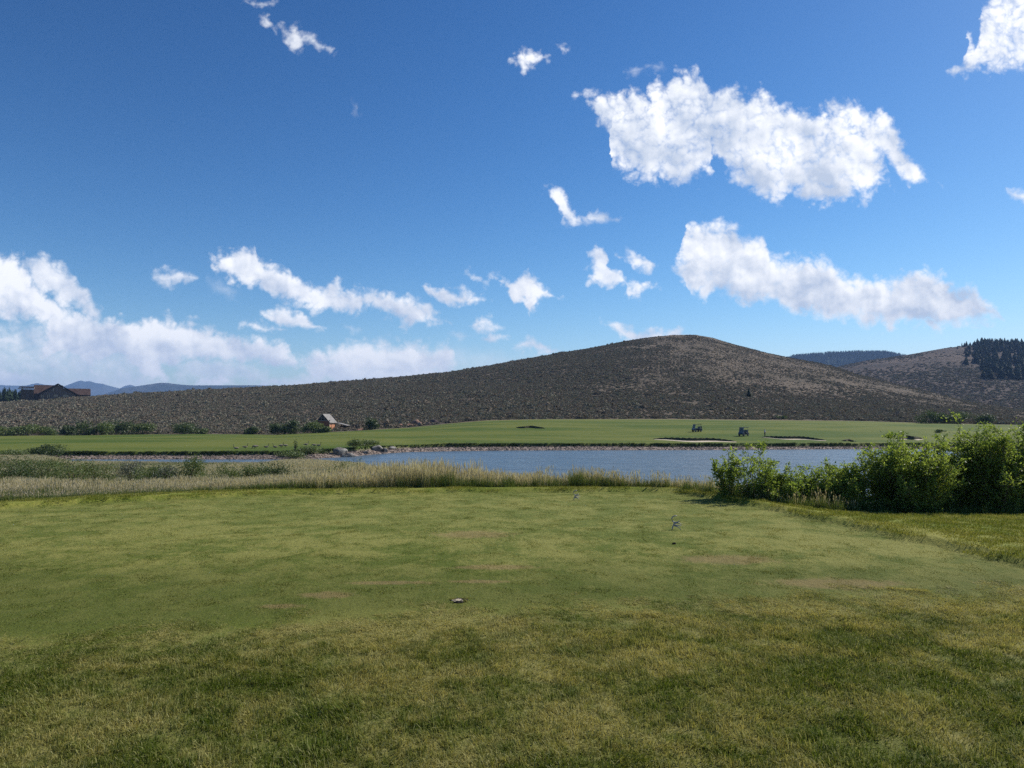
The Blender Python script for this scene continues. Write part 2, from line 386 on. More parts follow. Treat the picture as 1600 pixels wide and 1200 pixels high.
# value noise for terrain
_h = np.random.default_rng(3).random((256, 256))
def vn(x, y):
    xi = np.floor(x).astype(int); yi = np.floor(y).astype(int); fx = x-xi; fy = y-yi
    fx = fx*fx*(3-2*fx); fy = fy*fy*(3-2*fy)
    g = lambda a, b: _h[a % 256, b % 256]
    return (g(xi, yi)*(1-fx)+g(xi+1, yi)*fx)*(1-fy)+(g(xi, yi+1)*(1-fx)+g(xi+1, yi+1)*fx)*fy
def fbm(x, y, o=4):
    s = 0; a = .5; t = 0
    for i in range(o): s = s+a*vn(x*2**i+17*i, y*2**i+5*i); t += a; a *= .5
    return s/t-.5
I = lambda px, pts: np.interp(px, [p[0] for p in pts], [p[1] for p in pts])
def sstep(x, a, b):
    t = np.clip((x-a)/(b-a), 0, 1); return t*t*(3-2*t)

# ------------------------------------------------------------------ terrain heights
def depth(ypx, z=0.0): return (EYE-z)*F/(np.asarray(ypx, float)-HOR)
P_LAWN = [(-900,850),(-300,806),(0,784),(100,777),(250,769),(400,766),(900,763),(1050,768),(1150,780),(1250,790),(1350,795),(1600,797),(2600,797)]
P_TEE = [(-900,900),(-300,815),(0,796),(180,785),(280,780),(400,774),(700,769.5),(1000,768.5),(1060,770),(1150,785),(1250,806),(1450,850),(1600,883),(1900,960),(2600,1200)]
P_NEAR = [(-900,100),(80,104),(110,102),(300,99),(400,99),(480,100),(560,92),(620,70),(700,52),(800,44),(1100,40),(2600,38)]
P_FARE = [(-900,109),(480,109.5),(560,119),(590,125),(640,132),(700,135),(800,138),(1140,140),(1300,143),(2600,146)]
P_BANKY = [(-900,706),(300,706),(440,705),(520,702),(560,699),(600,696.5),(700,693.5),(900,693),(1100,693.5),(1300,693),(2600,693)]
P_BACKD = [(-900,205),(430,205),(520,208),(640,222),(760,238),(1050,245),(1350,240),(1600,225),(2600,220)]
P_BACKY = [(-900,682),(0,681),(100,680),(300,678),(430,679),(500,676),(560,673),(640,668),(700,662),(760,657),(850,655),(1050,655),(1350,658),(1440,661),(1600,664),(2600,668)]
P_CRESTY = [(-900,640),(-300,637),(-100,633),(0,630),(40,628),(100,624),(150,620),(250,614),(350,609),(440,604),(520,598),(600,592),(700,582),(780,569),(860,555),(930,543),(980,533),(1020,526.5),(1050,523.5),(1085,523),(1112,527.5),(1140,536),(1200,552),(1240,560),(1278,567),(1312,575),(1335,584),(1400,600),(1430,607),(1500,624),(1600,643),(1700,655),(2600,660)]
P_CRESTD = [(-900,420),(0,430),(300,470),(600,540),(900,620),(1075,660),(1240,620),(1400,520),(1600,400),(2600,330)]
def pxof(X, Y): return np.clip(800+F*X/np.maximum(Y, .8), -900, 2600)
def ground_z(X, Y):
    X = np.asarray(X, float); Y = np.asarray(Y, float); px = pxof(X, Y)
    Yt = depth(I(px, P_TEE)); Yg = depth(I(px, P_LAWN), .03); Yg = np.maximum(Yg, Yt+.3)
    Yn = I(px, P_NEAR); Yf = I(px, P_FARE)
    pond = sstep(px, 60, 110)
    zs = -4.35-.75*pond
    lip = .09*sstep(Y, Yt-.03, Yt+.09)
    tee = .02*fbm(X*.25+9, Y*.25)*np.clip(Y/8, 0, 1)
    z0 = tee+lip-.16*sstep(Y, Yt+.2, Yg+.6)
    t = np.clip((Y-Yg)/np.maximum(Yn-Yg, 1), 0, 1)
    zn = z0+(zs+.1)*t**.78+.35*fbm(X*.12, Y*.12)*np.clip(t*6, 0, 1)*np.clip((1-t)*4, 0, 1)
    zn = np.where(Y > Yg, zn, z0)
    zn = np.where(Y > Yn, zs-.5*np.clip((Y-Yn)/4, 0, 1)*np.clip((Yf-Y)/3, 0, 1)*pond, zn)
    # far shore: gravel, cut bank, fairway
    Yb = Yf+4.0; zb = EYE-(I(px, P_BANKY)-HOR)*Yb/F
    zg = zs+(zb-.55-zs)*np.clip((Y-Yf)/3.7, 0, 1)**.8
    zgb = zg+(zb-zg)*sstep(Y, Yf+3.7, Yf+4.0)
    Yk = I(px, P_BACKD); yk = I(px, P_BACKY); yb = I(px, P_BANKY)
    s = np.clip((Y-Yb)/(Yk-Yb), 0, 1.3)
    pr = np.where(s < 1, 1-(1-np.minimum(s, 1))**1.75, 1)
    und = 2.2*fbm(X*.022+4, Y*.03)*np.clip(s*5, 0, 1)*np.clip((1-s)*4, 0, 1)
    zf = EYE-(yb+(yk-yb)*pr+und-HOR)*Y/F
    zf = zf-np.where(s > 1, (Y-Yk)*.15, 0)
    z = np.where(Y > Yf, np.where(Y > Yf+4.0, zf, zgb), zn)
    return z
def hill_z(X, Y, full=False):
    X = np.asarray(X, float); Y = np.asarray(Y, float); px = pxof(X, Y)
    Yk = I(px, P_BACKD)-1.5; yk = I(px, P_BACKY); Yc = I(px, P_CRESTD); yc = I(px, P_CRESTY)
    s = (Y-Yk)/(Yc-Yk); sc = np.clip(s, 0, 1)
    g = 1-(1-sc)**1.55
    right = sstep(px, 1050, 1350)
    n = fbm(X*.012+3, Y*.012, 4)*24 + np.abs(fbm((X*.8+Y*.6)*.012, (Y*.8-X*.6)*.004+8, 3))*34*right
    w = np.clip(sc*3, 0, 1)*np.clip((1-sc)*2.2, 0, 1)
    y = yk+(yc-yk)*g+n*w*.55
    z = EYE-(y-HOR)*Y/F
    z = np.where(s > 1, EYE-(yc-HOR)*Yc/F-(Y-Yc)*.12*np.clip((s-1)*4, 0, 1)-(s-1)*2, z)
    z = np.where(s < 0, EYE-(yk-HOR)*Yk/F+(Y-Yk)*.2, z)
    return z
def hit(px, ypx, zf=ground_z, y0=3.0, y1=900.0):
    Ys = np.linspace(y0, y1, 6000); X = (px-800)/F*Ys
    r = EYE-(ypx-HOR)*Ys/F; z = zf(X, Ys); k = np.argmax(z >= r)
    return float(X[k]), float(Ys[k]), float(z[k])
def place(px, D, zf=ground_z):
    X = (px-800)/F*D; return (X, D, float(zf(np.array([X]), np.array([D]))[0]))

# ------------------------------------------------------------------ ground sheet
def build_ground():
    rows = np.concatenate([np.array([-220, -120, -60, -30, -15, -8, -4, -2]), np.arange(0, 5, .4), np.arange(5, 19, .09), np.arange(19, 34, .4), np.arange(34, 104, 1.4),
                           np.arange(104, 153, .28), np.arange(153, 262, 1.3)])
    c = np.linspace(-1, 1, 561); c = np.sign(c)*np.abs(c)**1.35
    Wd = np.maximum(22, 1.05*rows+12)+np.where(rows > 30, (rows-30)*.4, 0)+np.where(rows < 4, (4-rows)*1.2, 0)
    Y = np.repeat(rows[:, None], len(c), 1); X = Wd[:, None]*c[None]
    Z = ground_z(X, Y)
    px = pxof(X, Y)
    Yt = depth(I(px, P_TEE)); Yg = np.maximum(depth(I(px, P_LAWN), .03), Yt+.3); Yf = I(px, P_FARE); Yk = I(px, P_BACKD)
    wob = .35*fbm(X*.7, Y*.7)
    front = I(px, [(-900,5.4),(0,5.35),(300,5.7),(700,6.2),(1000,6.45),(1600,6.9),(2600,7)])
    a_rough = 1-sstep(Y+wob, front-.7, front+.3)
    a_tee = (1-a_rough)*(1-sstep(Y, Yt-.05, Yt+.06))
    a_meadow = sstep(Y+wob*.3, Yg-.1, Yg+.25)
    a_fair = sstep(Y, Yf+3.6, Yf+3.9)
    a_grav = sstep(Y, Yf-6, Yf-4)*(1-a_fair)
    s = (Y-Yf)/(Yk-Yf)
    a_dry = np.clip(sstep(s, .84, .99)*(.55+1.2*fbm(X*.03, Y*.03))*sstep(px, 520, 760)*(1-.75*sstep(px, 1120, 1300)), 0, 1)
    nr, ncl = X.shape
    idx = np.arange(nr*ncl).reshape(nr, ncl)
    Q = np.stack([idx[:-1, :-1], idx[:-1, 1:], idx[1:, 1:], idx[1:, :-1]], -1).reshape(-1, 4)
    me = mesh_np('ground', np.stack([X, Y, Z], -1), Q, None, dict(rough=a_rough.ravel(), tee=a_tee.ravel(), meadow=a_meadow.ravel(), fair=a_fair.ravel(), grav=a_grav.ravel(), dry=a_dry.ravel()), True)
    def col(nt):
        c = collar_col(nt)
        c = mixc(nt, attr(nt, 'rough'), c, mixc(nt, .55, rough_col(nt), (.12, .12, .035)))
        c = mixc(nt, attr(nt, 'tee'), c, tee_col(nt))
        c = mixc(nt, attr(nt, 'meadow'), c, meadow_col(nt))
        c = mixc(nt, attr(nt, 'grav'), c, gravel_col(nt))
        return mixc(nt, attr(nt, 'fair'), c, fair_col(nt))
    def bmp(nt): return noise(nt, pos(nt), 14, 6, .75), .03
    o = link('ground', me, material('turf_ground', col, .9, 0, .1, bmp))
    tag(o, 'mown golf course ground of tee, banks and fairway', 'ground', kind='structure')
build_ground()

# ------------------------------------------------------------------ hills
def sheet(name, pts_y, D0, D1, px0, px1, npx, nrow, label, mat, base_y=None, zf=None, noise_amp=0, nscale=.004, power=1.5, drop=.25):
    """terrain sheet between depth D0 (foot) and D1 (crest) whose crest follows the ridge line"""
    px = np.linspace(px0, px1, npx); u = (px-800)/F
    s = np.concatenate([np.linspace(0, 1, nrow), np.linspace(1, 1.5, nrow//4)[1:]])
    yc = I(px, pts_y)
    yb = np.full_like(yc, base_y)
    sc = np.clip(s, 0, 1)
    Y = D0+(D1-D0)*s[:, None]+np.zeros_like(px)[None]; X = u[None]*Y
    g = 1-(1-sc)**power
    w = (np.clip(sc*3, 0, 1)*np.clip((1-sc)*2, 0, 1))[:, None]
    y = yb[None]+(yc-yb)[None]*g[:, None]+noise_amp*fbm(X*nscale, Y*nscale*1.3, 5)*w
    Z = EYE-(y-HOR)*np.minimum(Y, D1)/F-np.clip(Y-D1, 0, None)*drop
    n0, n1 = X.shape; idx = np.arange(n0*n1).reshape(n0, n1)
    Q = np.stack([idx[:-1, :-1], idx[:-1, 1:], idx[1:, 1:], idx[1:, :-1]], -1).reshape(-1, 4)
    o = link(name, mesh_np(name, np.stack([X, Y, Z], -1), Q, None, dict(s=np.repeat(s, n1), pxa=np.tile(px, n0)), True), mat)
    tag(o, label, 'hill', kind='structure')
    f = lambda p_, s_: None
    def at(pxv, sv):
        Yv = D0+(D1-D0)*sv; Xv = (pxv-800)/F*Yv
        g_ = 1-(1-sv)**power; ycv = np.interp(pxv, px, yc)
        w_ = np.clip(sv*3, 0, 1)*np.clip((1-sv)*2, 0, 1)
        yv = base_y+(ycv-base_y)*g_+noise_amp*fbm(Xv*nscale, Yv*nscale*1.3, 5)*w_
        return np.stack([Xv, Yv, EYE-(yv-HOR)*Yv/F], -1)
    return at
def hill_col(nt):
    p = pos(nt)
    a = noise(nt, p, .02, 6, .6, .5); b = noise(nt, p, .5, 5, .75); d = noise(nt, vmap(nt, p, sc=(1, .5, 1)), .11, 5, .7)
    c = mixc(nt, (a*.6+d*.5-.05+(b-.5)*.5).ramp(.36, .62), (.125, .104, .076), (.178, .142, .104))
    return c
M_hill = material('sage_hillside', hill_col, .95, 0, .05, lambda nt: (noise(nt, pos(nt), .35, 7, .75), 1.4))
def hill2_col(nt):
    p = pos(nt)
    a = noise(nt, p, .008, 6, .6, .4); b = noise(nt, p, .12, 6, .8)
    return mixc(nt, (a+(b-.5)*.9).ramp(.38, .62), (.070, .060, .050), (.150, .118, .095))
M_hill2 = material('dry_far_hillside', hill2_col, .95, 0, .05, lambda nt: (noise(nt, pos(nt), .12, 7, .8), 4))
def wood_col(nt):
    p = pos(nt)
    return mixc(nt, noise(nt, p, .01, 6, .7).ramp(.4, .65), (.022, .036, .022), (.050, .062, .036))
M_wood = material('wooded_ridge', wood_col, .95, 0, .05, lambda nt: (noise(nt, pos(nt), .06, 6, .8), 8))
def mount_col(nt):
    p = pos(nt); x, y, z = sep(nt, p)
    c = mixc(nt, noise(nt, p, .002, 6, .7).ramp(.4, .65), (.035, .045, .04), (.09, .09, .085))
    sn = ((z-400.0)*.02+noise(nt, p, .006, 5, .7)-.5).ramp(.1, .3)
    return mixc(nt, sn, c, (.6, .6, .62))
M_mount = material('mountain_rock', mount_col, .95, 0, .05, lambda nt: (noise(nt, pos(nt), .004, 7, .7), 80))
def build_hill():
    px = np.linspace(-900, 2300, 1500); u = (px-800)/F
    Yk = I(px, P_BACKD)-3.0; Yc = I(px, P_CRESTD)
    s = np.concatenate([np.linspace(0, 1, 260), np.linspace(1, 1.6, 40)[1:]])
    Y = Yk[None]+(Yc-Yk)[None]*s[:, None]; X = u[None]*Y; Z = hill_z(X, Y)
    n0, n1 = X.shape; idx = np.arange(n0*n1).reshape(n0, n1)
    Q = np.stack([idx[:-1, :-1], idx[:-1, 1:], idx[1:, 1:], idx[1:, :-1]], -1).reshape(-1, 4)
    o = link('sagebrush_hill', mesh_np('sagebrush_hill', np.stack([X, Y, Z], -1), Q, None, None, True), M_hill)
    tag(o, 'rounded sagebrush covered hill behind the fairway', 'hill', kind='structure')
build_hill()
at_hill2 = sheet('far_hill', [(900,668),(1150,630),(1240,600),(1290,579),(1300,575),(1350,564),(1420,554),(1470,545),(1500,541),(1540,539),(1600,540),(1700,537),(1900,545),(2300,580)],
      480, 1150, 900, 2300, 500, 160, 'brown sagebrush slope behind the main hill', M_hill2, 662, noise_amp=22, nscale=.004)
at_ridge = sheet('wooded_ridge', [(1000,640),(1150,596),(1200,575),(1240,559),(1270,556),(1300,554),(1340,552.5),(1385,553),(1405,557),(1480,574),(1700,600),(1800,640)],
      2300, 3200, 1000, 1800, 300, 60, 'distant ridge covered by dark forest', M_wood, 645, noise_amp=10, nscale=.002)
sheet('near_mountains', [(-500,625),(-300,622),(60,632),(150,620),(190,607),(220,602.5),(250,598),(262,598.3),(282,601),(300,602),(400,602),(440,603),(560,607),(800,612),(1100,640)],
      4200, 5200, -500, 1100, 500, 60, 'low blue mountain ridge on the horizon', M_mount, 646, noise_amp=8, nscale=.0012)
sheet('snowy_mountains', [(-600,612),(-100,606),(0,601.5),(20,602.5),(40,602.5),(50,600),(58,598.5),(70,601),(100,603.5),(112,599),(120,596),(127,594.3),(132,596),(140,595.3),(150,598.5),(160,599.5),(170,602.5),(187,607),(195,603),(202,601.2),(208,602),(216,606),(300,618),(700,630)],
      6500, 8200, -600, 700, 500, 60, 'jagged blue mountains with old snow patches', M_mount, 648, noise_amp=8, nscale=.0008)
# valley floor reaching the horizon
me = MB().add([(-9500,-2500,-9),(9500,-2500,-9),(9500,9800,-9),(-9500,9800,-9)], [(0,1,2,3)]).mesh('valley_floor')
tag(link('valley_floor', me, M_hill2), 'flat valley floor', 'terrain', kind='structure')

# ------------------------------------------------------------------ pond
def water_mat():
    m = bpy.data.materials.new('pond_water'); m.use_nodes = True; nt = m.node_tree; nt.nodes.clear()
    out = nt.nodes.new('ShaderNodeOutputMaterial'); b = nt.nodes.new('ShaderNodeBsdfPrincipled')
    b.inputs['Base Color'].default_value = (.095, .135, .165, 1); b.inputs['Roughness'].default_value = .27
    b.inputs['IOR'].default_value = 1.33; b.inputs['Specular IOR Level'].default_value = .6
    p = pos(nt)
    h = noise(nt, vmap(nt, p, sc=(.45, 1, 1), rot=(0, 0, .1)), .30, 4, .6, .4)*1.6+noise(nt, vmap(nt, p, sc=(.7, 1, 1)), 1.3, 4, .6)*.22+noise(nt, p, .05, 2, .5)*1.0
    bn = nt.nodes.new('ShaderNodeBump'); bn.inputs['Distance'].default_value = .6; bn.inputs['Strength'].default_value = 1.0
    nt.links.new(h.s, bn.inputs['Height']); nt.links.new(bn.outputs[0], b.inputs['Normal'])
    nt.links.new(b.outputs[0], out.inputs[0]); return m
gx, gy = np.meshgrid(np.linspace(-110, 260, 60), np.linspace(30, 155, 30))
idx = np.arange(gx.size).reshape(gx.shape)
Q = np.stack([idx[:-1, :-1], idx[:-1, 1:], idx[1:, 1:], idx[1:, :-1]], -1).reshape(-1, 4)
tag(link('pond_water', mesh_np('pond_water', np.stack([gx, gy, gx*0-5.0], -1), Q), water_mat()), 'rippled blue pond water', 'water', kind='structure')

# ------------------------------------------------------------------ scattering (for what nobody could count)
def scatter(name, label, cat, P, rot, scl, sources, kind='stuff'):
    """one object of points; a geometry-node modifier puts one of the source meshes on each"""
    sc = bpy.data.collections.new(name+'_sources')
    for i, (me, mat) in enumerate(sources):
        o = bpy.data.objects.new('%s_tuft_%02d' % (name, i), me)
        if len(me.materials) == 0: me.materials.append(mat)
        sc.objects.link(o)
    n = len(P); me = bpy.data.meshes.new(name); me.vertices.add(n); me.vertices.foreach_set('co', np.asarray(P, np.float32).ravel())
    a = me.attributes.new('rot', 'FLOAT_VECTOR', 'POINT'); a.data.foreach_set('vector', np.asarray(rot, np.float32).ravel())
    scl = np.asarray(scl, np.float32); scl = np.repeat(scl[:, None], 3, 1) if scl.ndim == 1 else scl
    a = me.attributes.new('scl', 'FLOAT_VECTOR', 'POINT'); a.data.foreach_set('vector', scl.ravel())
    a = me.attributes.new('pick', 'INT', 'POINT'); a.data.foreach_set('value', rng.integers(0, len(sources), n).astype(np.int32))
    o = bpy.data.objects.new(name, me); COL.objects.link(o); tag(o, label, cat, kind=kind)
    ng = bpy.data.node_groups.new(name+'_nodes', 'GeometryNodeTree')
    ng.interface.new_socket('Geometry', in_out='INPUT', socket_type='NodeSocketGeometry')
    ng.interface.new_socket('Geometry', in_out='OUTPUT', socket_type='NodeSocketGeometry')
    N = ng.nodes.new; gi = N('NodeGroupInput'); go = N('NodeGroupOutput')
    ip = N('GeometryNodeInstanceOnPoints'); ci = N('GeometryNodeCollectionInfo'); ci.inputs[0].default_value = sc
    ci.inputs['Separate Children'].default_value = True; ci.inputs['Reset Children'].default_value = True
    def na(nm, t):
        k = N('GeometryNodeInputNamedAttribute'); k.data_type = t; k.inputs[0].default_value = nm; return k.outputs[0]
    L = ng.links.new
    L(gi.outputs[0], ip.inputs['Points']); L(ci.outputs[0], ip.inputs['Instance']); ip.inputs['Pick Instance'].default_value = True
    L(na('pick', 'INT'), ip.inputs['Instance Index']); L(na('rot', 'FLOAT_VECTOR'), ip.inputs['Rotation']); L(na('scl', 'FLOAT_VECTOR'), ip.inputs['Scale'])
    L(ip.outputs[0], go.inputs[0])
    md = o.modifiers.new('scatter', 'NODES'); md.node_group = ng
    return o
def blades(n, side, h0, h1, w, lean=.5, curl=.3, heads=0, hh=(.1, .2), clump=0, rs=None, leanx=0.0):
    """mesh of n grass blades standing on a square of the given side"""
    r = rs or rng
    if clump:
        c = (r.random((clump, 2))-.5)*side; k = r.integers(0, clump, n); xy = c[k]+r.normal(0, side*.07, (n, 2))
    else: xy = (r.random((n, 2))-.5)*side
    h = h0+(h1-h0)*r.random(n)**1.3; a = r.random(n)*2*math.pi; f = r.random(n)*2*math.pi
    ln = np.abs(r.normal(0, lean, n)); dx = np.cos(a)*ln*h+leanx*h; dy = np.sin(a)*ln*h
    wx = np.cos(f)*w/2; wy = np.sin(f)*w/2; z0 = np.full(n, -.01)
    B = np.stack([xy[:, 0], xy[:, 1], z0], 1); W_ = np.stack([wx, wy, z0*0], 1)
    M = B+np.stack([dx*.35, dy*.35, h*.55], 1); T = B+np.stack([dx, dy, h*(1-curl*ln)], 1)
    V = np.stack([B-W_, B+W_, M+W_*.8, M-W_*.8, T], 1).reshape(-1, 3); i = np.arange(n)*5
    Qd = np.stack([i, i+1, i+2, i+3], 1); Tr = np.stack([i+3, i+2, i+4], 1)
    rv = np.repeat(r.random(n), 5); hd = np.zeros(n*5)
    if heads:
        n2 = heads; k = r.integers(0, n, n2); b = T[k]*1.0; L = hh[0]+(hh[1]-hh[0])*r.random(n2)
        st = B[k]; dirv = np.stack([dx[k]*.6, dy[k]*.6, np.ones(n2)*h[k]], 1); dirv /= np.linalg.norm(dirv, axis=1)[:, None]
        top = st+dirv*(h1*(.8+.45*r.random(n2)))[:, None]; f2 = r.random(n2)*math.pi
        ws = np.stack([np.cos(f2), np.sin(f2), 0*f2], 1); s1 = top-dirv*L[:, None]
        V2 = np.stack([st-ws*w*.25, st+ws*w*.25, s1+ws*w*.22, s1-ws*w*.22, s1+dirv*L[:, None]*.4+ws*w*1.0, s1+dirv*L[:, None]*.4-ws*w*1.0, top], 1).reshape(-1, 3)
        j = len(V)+np.arange(n2)*7
        Qd = np.vstack([Qd, np.stack([j, j+1, j+2, j+3], 1), np.stack([j+3, j+2, j+4, j+5], 1)]); Tr = np.vstack([Tr, np.stack([j+5, j+4, j+6], 1)])
        V = np.vstack([V, V2]); rv = np.concatenate([rv, np.repeat(r.random(n2), 7)]); hd = np.concatenate([hd, np.ones(n2*7)])
    return mesh_np('tuft', V, Qd, Tr, dict(rnd=rv, head=hd))
def zrot(n, tilt=0.0): return np.stack([rng.normal(0, tilt, n), rng.normal(0, tilt, n), rng.random(n)*2*math.pi], 1)

def blade_mat(name, base, bright=(1.0, .98, .8), transl=.35):
    def fn(nt):
        c = base(nt); r = attr(nt, 'rnd')
        c = mixc(nt, r.ramp(.66, 1.0)*.75, c, (.40, .38, .17))
        return mixc(nt, (1.0-r).ramp(.55, 1.0)*.6, c, (.035, .055, .008))
    return material(name, fn, .7, transl, .08)
M_rough = blade_mat('rough_blades', rough_col)
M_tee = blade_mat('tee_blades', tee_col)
M_collar = blade_mat('collar_blades', collar_col)

def turf_points(y0, y1, cell, keep):
    """jittered grid of points over the wedge in view (and a margin beside it)"""
    ys = np.arange(y0, y1, cell); P = []
    for y in ys:
        w = y*.86+1.2; xs = np.arange(-w, w, cell); P.append(np.stack([xs, np.full_like(xs, y)], 1))
    P = np.vstack(P); P += (rng.random(P.shape)-.5)*cell*1.1
    k = keep(P[:, 0], P[:, 1]); return P[k]
def front_line(X, Y): return I(pxof(X, Y), [(-900,5.4),(0,5.35),(300,5.7),(700,6.2),(1000,6.45),(1600,6.9),(2600,7)])
def tee_line(X, Y): return depth(I(pxof(X, Y), P_TEE))
def lawn_line(X, Y): return np.maximum(depth(I(pxof(X, Y), P_LAWN), .03), tee_line(X, Y)+.3)
def on_ground(P, dz=0.0):
    return np.stack([P[:, 0], P[:, 1], ground_z(P[:, 0], P[:, 1])+dz], 1)
def add_turf():
    src = [(blades(560, .34, .016, .048, .0046, .9, .4), M_rough) for i in range(4)]
    src += [(blades(620, .36, .018, .056, .0048, .8, .4, clump=40, leanx=.5*(i-1.5)), M_rough) for i in range(4)]
    wob = lambda X, Y: .5*fbm(X*1.3, Y*1.3)+rng.normal(0, .12, X.shape)
    P = turf_points(2.2, 7.4, .175, lambda X, Y: Y+wob(X, Y) < front_line(X, Y))
    hmod = (.78+.6*(fbm(P[:, 0]*.9+5, P[:, 1]*.9)+.5))*np.clip((front_line(P[:, 0], P[:, 1])-P[:, 1])/.9, .35, 1)
    scatter('rough_grass', 'longer shaggy green and straw coloured grass in the foreground', 'grass', on_ground(P), zrot(len(P), .06), np.stack([np.ones(len(P)), np.ones(len(P)), hmod], 1), src)
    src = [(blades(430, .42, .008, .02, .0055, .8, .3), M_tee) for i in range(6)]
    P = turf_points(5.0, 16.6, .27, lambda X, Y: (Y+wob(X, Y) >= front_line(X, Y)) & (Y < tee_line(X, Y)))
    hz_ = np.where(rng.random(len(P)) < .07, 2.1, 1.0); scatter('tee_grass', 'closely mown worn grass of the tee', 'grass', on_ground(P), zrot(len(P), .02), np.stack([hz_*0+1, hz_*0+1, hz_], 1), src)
    src = [(blades(380, .42, .02, .05, .007, .6, .3), M_collar) for i in range(6)]
    P = turf_points(6.0, 18.0, .30, lambda X, Y: (Y >= tee_line(X, Y)+.02) & (Y < lawn_line(X, Y)+.3))
    scatter('collar_grass', 'brighter mown grass strip beyond the tee edge', 'grass', on_ground(P), zrot(len(P), .03), np.ones(len(P)), src)
add_turf()

def tall_mat(name, g1, g2, h1, h2, transl=.35):
    def fn(nt):
        r = attr(nt, 'rnd'); n = noise(nt, pos(nt), .5, 4, .6)
        c = mixc(nt, (r*.7+(n-.5)*1.2+.15).clamp(), g1, g2); h = mixc(nt, r, h1, h2)
        return mixc(nt, attr(nt, 'head'), c, h)
    return material(name, fn, .6, transl, .2)
M_green = tall_mat('green_tall_grass', (.055, .095, .022), (.14, .17, .05), (.30, .26, .17), (.42, .36, .25))
M_straw = tall_mat('seeding_tall_grass', (.085, .12, .035), (.22, .225, .10), (.34, .30, .19), (.54, .48, .34))
def add_meadow():
    # near belt behind the tee
    def pts(n, pxr, depr):
        px = rng.uniform(*pxr, n); X0 = (px-800)/F; Yl = np.maximum(depth(I(px, P_LAWN), .03), depth(I(px, P_TEE))+.3)
        Y = Yl+.1+depr(n); X = X0*Y; return X, Y, px, Y-Yl
    X, Y, px, d = pts(7500, (-500, 1330), lambda n: rng.random(n)**1.2*7.5)
    Z = ground_z(X, Y)
    seed = fbm(X*.25+2, Y*.25)*1.6+.5*sstep(d, .5, 2.2)+.08*rng.normal(size=len(X)) - .22+.14*sstep(px, 500, 620)
    hs = (.62+.28*sstep(d, .2, 2.5))*(.85+.5*rng.random(len(X)))*(1+.9*fbm(X*.6, Y*.6))
    g = seed < .1
    hgt = np.where(g, hs*.9, hs*1.08)*I(px, [(-500,.75),(300,.72),(480,.9),(620,1.45),(900,1.42),(1330,1.35)])
    green = [(blades(150, .5, .22, .5, .010, .28, .3, heads=6, hh=(.04, .09), clump=9), M_green) for i in range(5)]
    straw = [(blades(95, .5, .2, .46, .008, .22, .25, heads=60, hh=(.05, .12), clump=12), M_straw) for i in range(5)]
    for k, src, nm, lb in ((g, green, 'green_meadow_grass', 'green uncut grass belt behind the tee'), (~g, straw, 'seeding_meadow_grass', 'tall pale grass gone to seed behind the tee')):
        P = np.stack([X[k], Y[k], Z[k]], 1); n = len(P)
        scatter(nm, lb, 'grass', P, zrot(n, .05), np.stack([np.ones(n)*.9, np.ones(n)*.9, hgt[k]], 1), src)
    # bank falling to the pond, mostly on the left
    n = 15000; px = rng.uniform(-500, 720, n); Y = np.sqrt(rng.uniform(20**2, 108**2, n)); X = (px-800)/F*Y
    Yn = I(px, P_NEAR); k = (Y < Yn+1) & (rng.random(n) < np.clip(Y/60, .35, 1)); X, Y, px = X[k], Y[k], px[k]
    Z = ground_z(X, Y); sd_ = fbm(X*.09+12, Y*.07)+.12*rng.normal(size=len(X))-.10+.22*sstep(px, 420, 520); s0 = np.clip(Y/34, .9, 2.0)
    for k, src, nm, lb in ((sd_ < -.02, green, 'green_bank_grass', 'green rank grass on the bank above the pond'), (sd_ >= -.02, straw, 'seeding_bank_grass', 'straw coloured seeding grass on the bank above the pond')):
        P = np.stack([X[k], Y[k], Z[k]], 1); n = len(P); s_ = s0[k]*(.8+.4*rng.random(n)); tall = 1+.9*sstep(px[k], 410, 450)*(1-sstep(px[k], 560, 610))*sstep(Y[k], 50, 70)
        scatter(nm, lb, 'grass', P, zrot(n, .06), np.stack([s_*1.3, s_*1.3, np.clip(.52+.12*s_, .5, .85)*tall], 1), src)
    # overhanging grass along the cut bank of the far shore
    n = 5200; px = rng.uniform(60, 2000, n); Yf = I(px, P_FARE)+3.85+rng.normal(0, .28, n); X = (px-800)/F*Yf; Z = ground_z(X, Yf)
    k = rng.random(n) < .55+1.5*fbm(X*.25, Yf*.1)+.3; X, Yf, Z, px = X[k], Yf[k], Z[k], px[k]; n = len(X)
    bank = [(blades(90, .7, .3, .62, .05, .5, .5, clump=5), M_bank) for i in range(4)]
    s_ = (.42+.36*rng.random(n))*(1+.8*np.clip(fbm(X*.12+3, Yf*0), -.3, .5))
    scatter('bank_grass', 'dark overhanging grass along the far pond bank', 'grass', np.stack([X, Yf, Z-.15], 1), zrot(n, .1), np.stack([s_, s_, s_*.95], 1), bank)
M_bank = tall_mat('bank_edge_grass', (.028, .050, .014), (.07, .10, .028), (.1, .1, .05), (.1, .1, .05), .2)
add_meadow()

